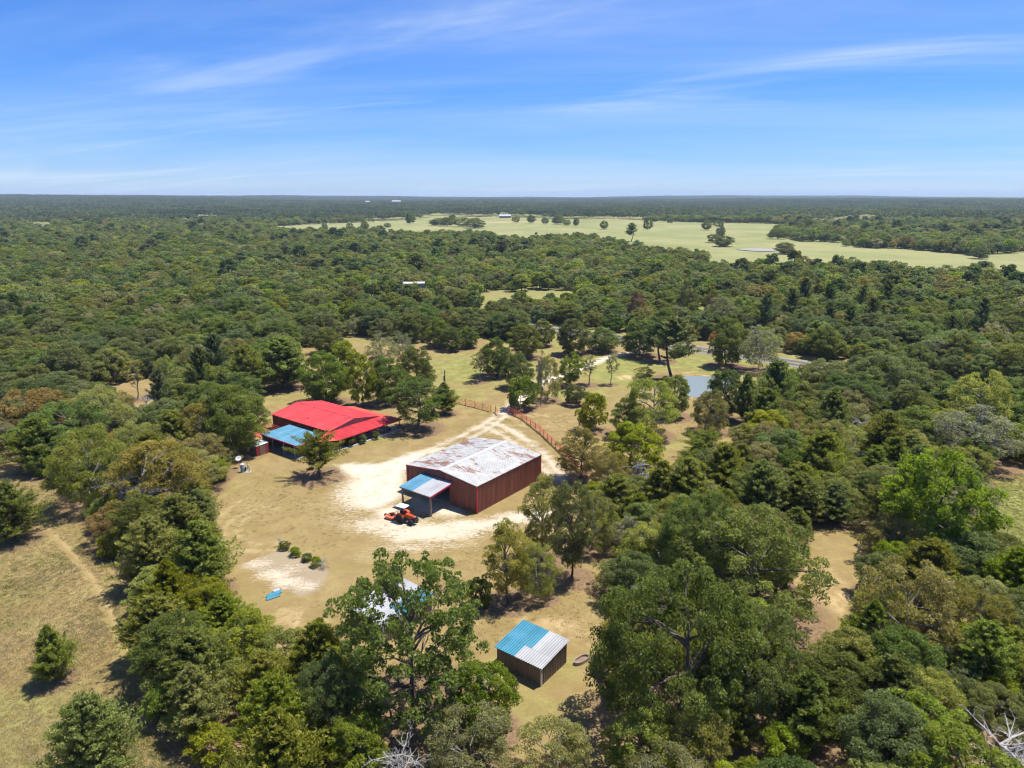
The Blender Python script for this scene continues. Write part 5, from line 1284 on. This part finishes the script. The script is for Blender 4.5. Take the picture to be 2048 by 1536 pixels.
def patch(name, kinds, size=60, n=26, trunk=False):
    """a stand of far trees as one clump of tufts"""
    cr = Crown()
    cell = size / 5.2
    pts = []
    for i in range(6):
        for j in range(6): pts.append(((i + .5 + rng.uniform(-.42, .42)) * size / 6 - size / 2, (j + .5 + rng.uniform(-.42, .42)) * size / 6 - size / 2))
    for x, y in pts:
        H = rng.uniform(9, 14); Rw = rng.uniform(4.6, 6.4); tn = .45 + .2 * rng.normal()
        for k in range(9):
            d = unit(1)[0]; d[2] = abs(d[2])
            clump(cr, np.array([x + d[0] * Rw * .6, y + d[1] * Rw * .6, H * .55 + d[2] * H * .33]), Rw * .42, 9, 2.1, tn + rng.normal(0, .08), asp=.8)
    return cr.mesh(name, kinds)
LOWP = [patch('x%d' % i, FL[k]) for i, k in enumerate(['oak', 'pine', 'liveoak', 'oak'])]
NEARP = [('oak', 0), ('oak', 1), ('liveoak', 0), ('bright', 0), ('olive', 0), ('grey', 0), ('cedar', 0), ('pine', 0), ('brown', 0), ('oak', 2), ('bright', 1), ('olive', 1), ('cedar', 2), ('grey', 1), ('dead', 0)]
NEAR = [join_proto('n%d' % i, PROTO[k][j], k) for i, (k, j) in enumerate(NEARP)]; NB = len(LOW) + len(LOWP)
wood_coll = hidden_collection('wood', LOW + LOWP + NEAR)
def wood_points():
    r_ = np.random.default_rng(21); out_ = []
    big = np.array([(p[1], p[2], p[3] / 2) for p in PLAN if p[2] > 110])
    # ring by ring; jittered grid
    def allowed(x, y):
        ok = np.ones(len(x), bool)
        for P in CLEAR + [PAST] + MEADS: ok &= ~inside(P, x, y)
        ok &= seg_dist(ROADC, x, y) > 9
        return ok
    def grid(d0, d1, cell):
        g_ = np.arange(-d1, d1, cell); gy_ = np.arange(20, d1, cell); a, b = np.meshgrid(g_, gy_)
        x = a.ravel() + r_.uniform(-.42, .42, a.size) * cell; y = b.ravel() + r_.uniform(-.42, .42, a.size) * cell
        d = np.hypot(x, y); az = np.abs(np.arctan2(x, y)); k = (d >= d0) & (d < d1) & (az < .74 + 8 / d)
        return x[k], y[k]
    res = []
    for d0, d1, cell, s in ((IND_MAX, 300, 5.4, .92), (300, 800, 6.6, 1.22), (800, 1350, 8.2, 1.42)):
        x, y = grid(d0, d1, cell); k = allowed(x, y); x, y = x[k], y[k]
        if d0 < 300:
            k = np.ones(len(x), bool)
            for bx, by, br in big: k &= np.hypot(x - bx, y - by) > br * .75 + 1.4
            x, y = x[k], y[k]
        n = len(x); nz = fnoise(x, y, 45, 31); nz2 = fnoise(x, y, 16, 33); u_ = r_.random(n)
        tall = (r_.random(n) < .10) & (nz > .1)
        idx = np.where(u_ < .36, 0, np.where(u_ < .56, 1, np.where(u_ < .68, 2, np.where(u_ < .78, 3, np.where(u_ < .90, 4, np.where(u_ < .945, 5, 6))))))
        idx = np.where((nz2 > .55) & (u_ > .35), 3, idx); idx = np.where((nz2 < -.6) & (u_ > .4), 4, idx); idx = np.where((nz < -.7) & (u_ > .6), 6, idx); idx = np.where(tall, 7, idx)
        idx = np.where(r_.random(n) < .015, 8, idx)
        sc_ = s * r_.uniform(.68, 1.3, n) * (1 + .12 * nz); zs = sc_ * r_.uniform(.74, 1.02, n) * (.9 if d0 > 250 else 1)
        if d0 < 300:
            alt = r_.random(n) < .5; dd = r_.random(n) < .025
            idx = np.where(alt & (idx == 0), 9, idx); idx = np.where(alt & (idx == 3), 10, idx); idx = np.where(alt & (idx == 4), 11, idx); idx = np.where(alt & (idx == 6), 12, idx); idx = np.where(alt & (idx == 5), 13, idx)
            idx = np.where(dd, 14, idx); idx = idx + NB
        res.append((x, y, idx, np.stack([sc_, sc_, zs], 1)))
    x, y = grid(1350, 9500, 58.0); k = allowed(x, y); x, y = x[k], y[k]; n = len(x)
    nz = fnoise(x, y, 500, 35)
    # a few far fields stay open
    k = ~((fnoise(x, y, 330, 41) > .95) & (np.hypot(x, y) < 5000)); x, y, nz = x[k], y[k], nz[k]; n = len(x)
    idx = np.where(nz > .35, 10, np.where(r_.random(n) < .3, 11, np.where(r_.random(n) < .5, 9, 12)))
    sc_ = r_.uniform(.95, 1.12, n); res.append((x, y, idx, np.stack([sc_, sc_, r_.uniform(.85, 1.25, n)], 1)))
    x = np.concatenate([q[0] for q in res]); y = np.concatenate([q[1] for q in res]); idx = np.concatenate([q[2] for q in res]); sc_ = np.concatenate([q[3] for q in res])
    return x, y, idx, sc_, r_.uniform(0, 6.28, len(x))
x, y, idx, sc_, rz_ = wood_points()
scatter('forest', np.stack([x, y, hz(x, y) - .1], 1), rz_, sc_, idx, wood_coll, 'unbroken mixed woods rolling away to the horizon', 'forest')
print('forest points', len(x), 'trees', len(PLAN))

def tuft(name, n, h, spread, mat, wd=.02):
    V = []; F = []; tn = []
    for i in range(n):
        a = rng.uniform(0, 6.28); r = spread * math.sqrt(rng.random()); b = np.array([r * math.cos(a), r * math.sin(a), 0])
        d = np.array([rng.normal(0, .45), rng.normal(0, .45), 1]) * h * rng.uniform(.5, 1.2); s = np.array([-math.sin(a * 3), math.cos(a * 3), 0]) * wd
        k = len(V); V += [b - s, b + s, b + d * .6 + s * .7, b + d]; F.append((k, k + 1, k + 2, k + 3)); tn += [rng.random()] * 4
    return mesh_np(name, np.array(V), np.array(F), [mat], tn)
GDRY = leaf_mat('grass_dry', (.33, .25, .115), (.43, .335, .165), (.50, .41, .22), .15, .15, .01)
GGRN = leaf_mat('grass_green', (.17, .18, .05), (.25, .255, .08), (.34, .33, .115), .2, .15, .01)
tc_ = hidden_collection('tuft', [tuft('t0', 14, .07, .22, GDRY), tuft('t1', 14, .08, .22, GGRN), tuft('t2', 18, .16, .28, GDRY, .022), tuft('t3', 20, .18, .30, GGRN, .028)])
def grass_points():
    r_ = np.random.default_rng(77); n = 420000
    d = 46 + 110 * r_.random(n) ** 1.25; az = r_.uniform(-.95, .80, n); x, y = d * np.sin(az), d * np.cos(az)
    ok = np.zeros(n, bool)
    for P in (FIELD, EDGE): ok |= inside(P, x, y)
    x, y = x[ok], y[ok]
    ix = np.clip(np.searchsorted(gx, x), 0, nx - 1); iy = np.clip(np.searchsorted(gy, y), 0, ny - 1); q = iy * nx + ix
    k = (G[q] < -.5) & (S[q] < .35) & (PD[q] < -.3)
    for o_, P in ((ws, [(-.5, -.4), (16.8, -.4), (16.8, 14.6), (-.5, 14.6)]), (hs, [(-18, -8.4), (4, -8.4), (4, 15), (-18, 15)])):
        c_, s_ = math.cos(o_.rotation_euler.z), math.sin(o_.rotation_euler.z)
        PP = np.array([(o_.location.x + a * c_ - b * s_, o_.location.y + a * s_ + b * c_) for a, b in P]); k &= ~inside(PP, x, y)
    x, y, q = x[k], y[k], q[k]; n = len(x)
    g_ = GR[q] + .35 * fnoise(x, y, 6, 51) + r_.normal(0, .15, n); inf = inside(FIELD, x, y); nz = fnoise(x, y, 4, 53)
    idx = np.where(g_ > .55, 1, 0); idx = np.where(inf & (nz + r_.normal(0, .5, n) > .5), idx + 2, idx)
    s = r_.uniform(.6, 1.3, n)
    m = 26000; d = 50 + 95 * r_.random(m); az = r_.uniform(-.5, .45, m); xw, yw = d * np.sin(az), d * np.cos(az)
    ix = np.clip(np.searchsorted(gx, xw), 0, nx - 1); iy = np.clip(np.searchsorted(gy, yw), 0, ny - 1); q = iy * nx + ix
    k = inside(YARD, xw, yw) & (G[q] < .2) & ~((np.abs(xw + 4) < 17) & (np.abs(yw - 108) < 14)) & ~((np.abs(xw + 36) < 14) & (np.abs(yw - 127) < 14)) & (np.abs(xw - 3) + np.abs(yw - 61) > 8) & (fnoise(xw, yw, 5, 61) + r_.normal(0, .4, m) > .15)
    xw, yw, q = xw[k], yw[k], q[k]; iw = np.where(r_.random(len(xw)) < .25 + .4 * GR[q], 1, 0); sw_ = r_.uniform(.5, 1.5, len(xw))
    x = np.concatenate([x, xw]); y = np.concatenate([y, yw]); idx = np.concatenate([idx, iw]); s = np.concatenate([s, sw_]); n = len(x)
    return x, y, idx, np.stack([s, s, s], 1), r_.uniform(0, 6.28, n)
x, y, idx, sc_, rz_ = grass_points()
scatter('grass', np.stack([x, y, np.zeros(len(x))], 1), rz_, sc_, idx, tc_, 'dry mown grass tufts covering the yard and field', 'grass')
print('grass points', len(x))
# ------------------------------------------------------------------ the air
t = NT('haze_air'); pv = t.n('ShaderNodeVolumePrincipled', {'Color': (.60, .77, 1.0, 1), 'Density': HAZE, 'Anisotropy': 0.0})
t.t.links.new(pv.outputs[0], t.out.inputs['Volume'])
hz_o = MB().box(-13500, 13500, -1200, 14000, -60, 100).build('haze', t.m); hz_o['kind'] = 'stuff'; tag(hz_o, 'thin blue haze in the air over the far woods', 'haze')
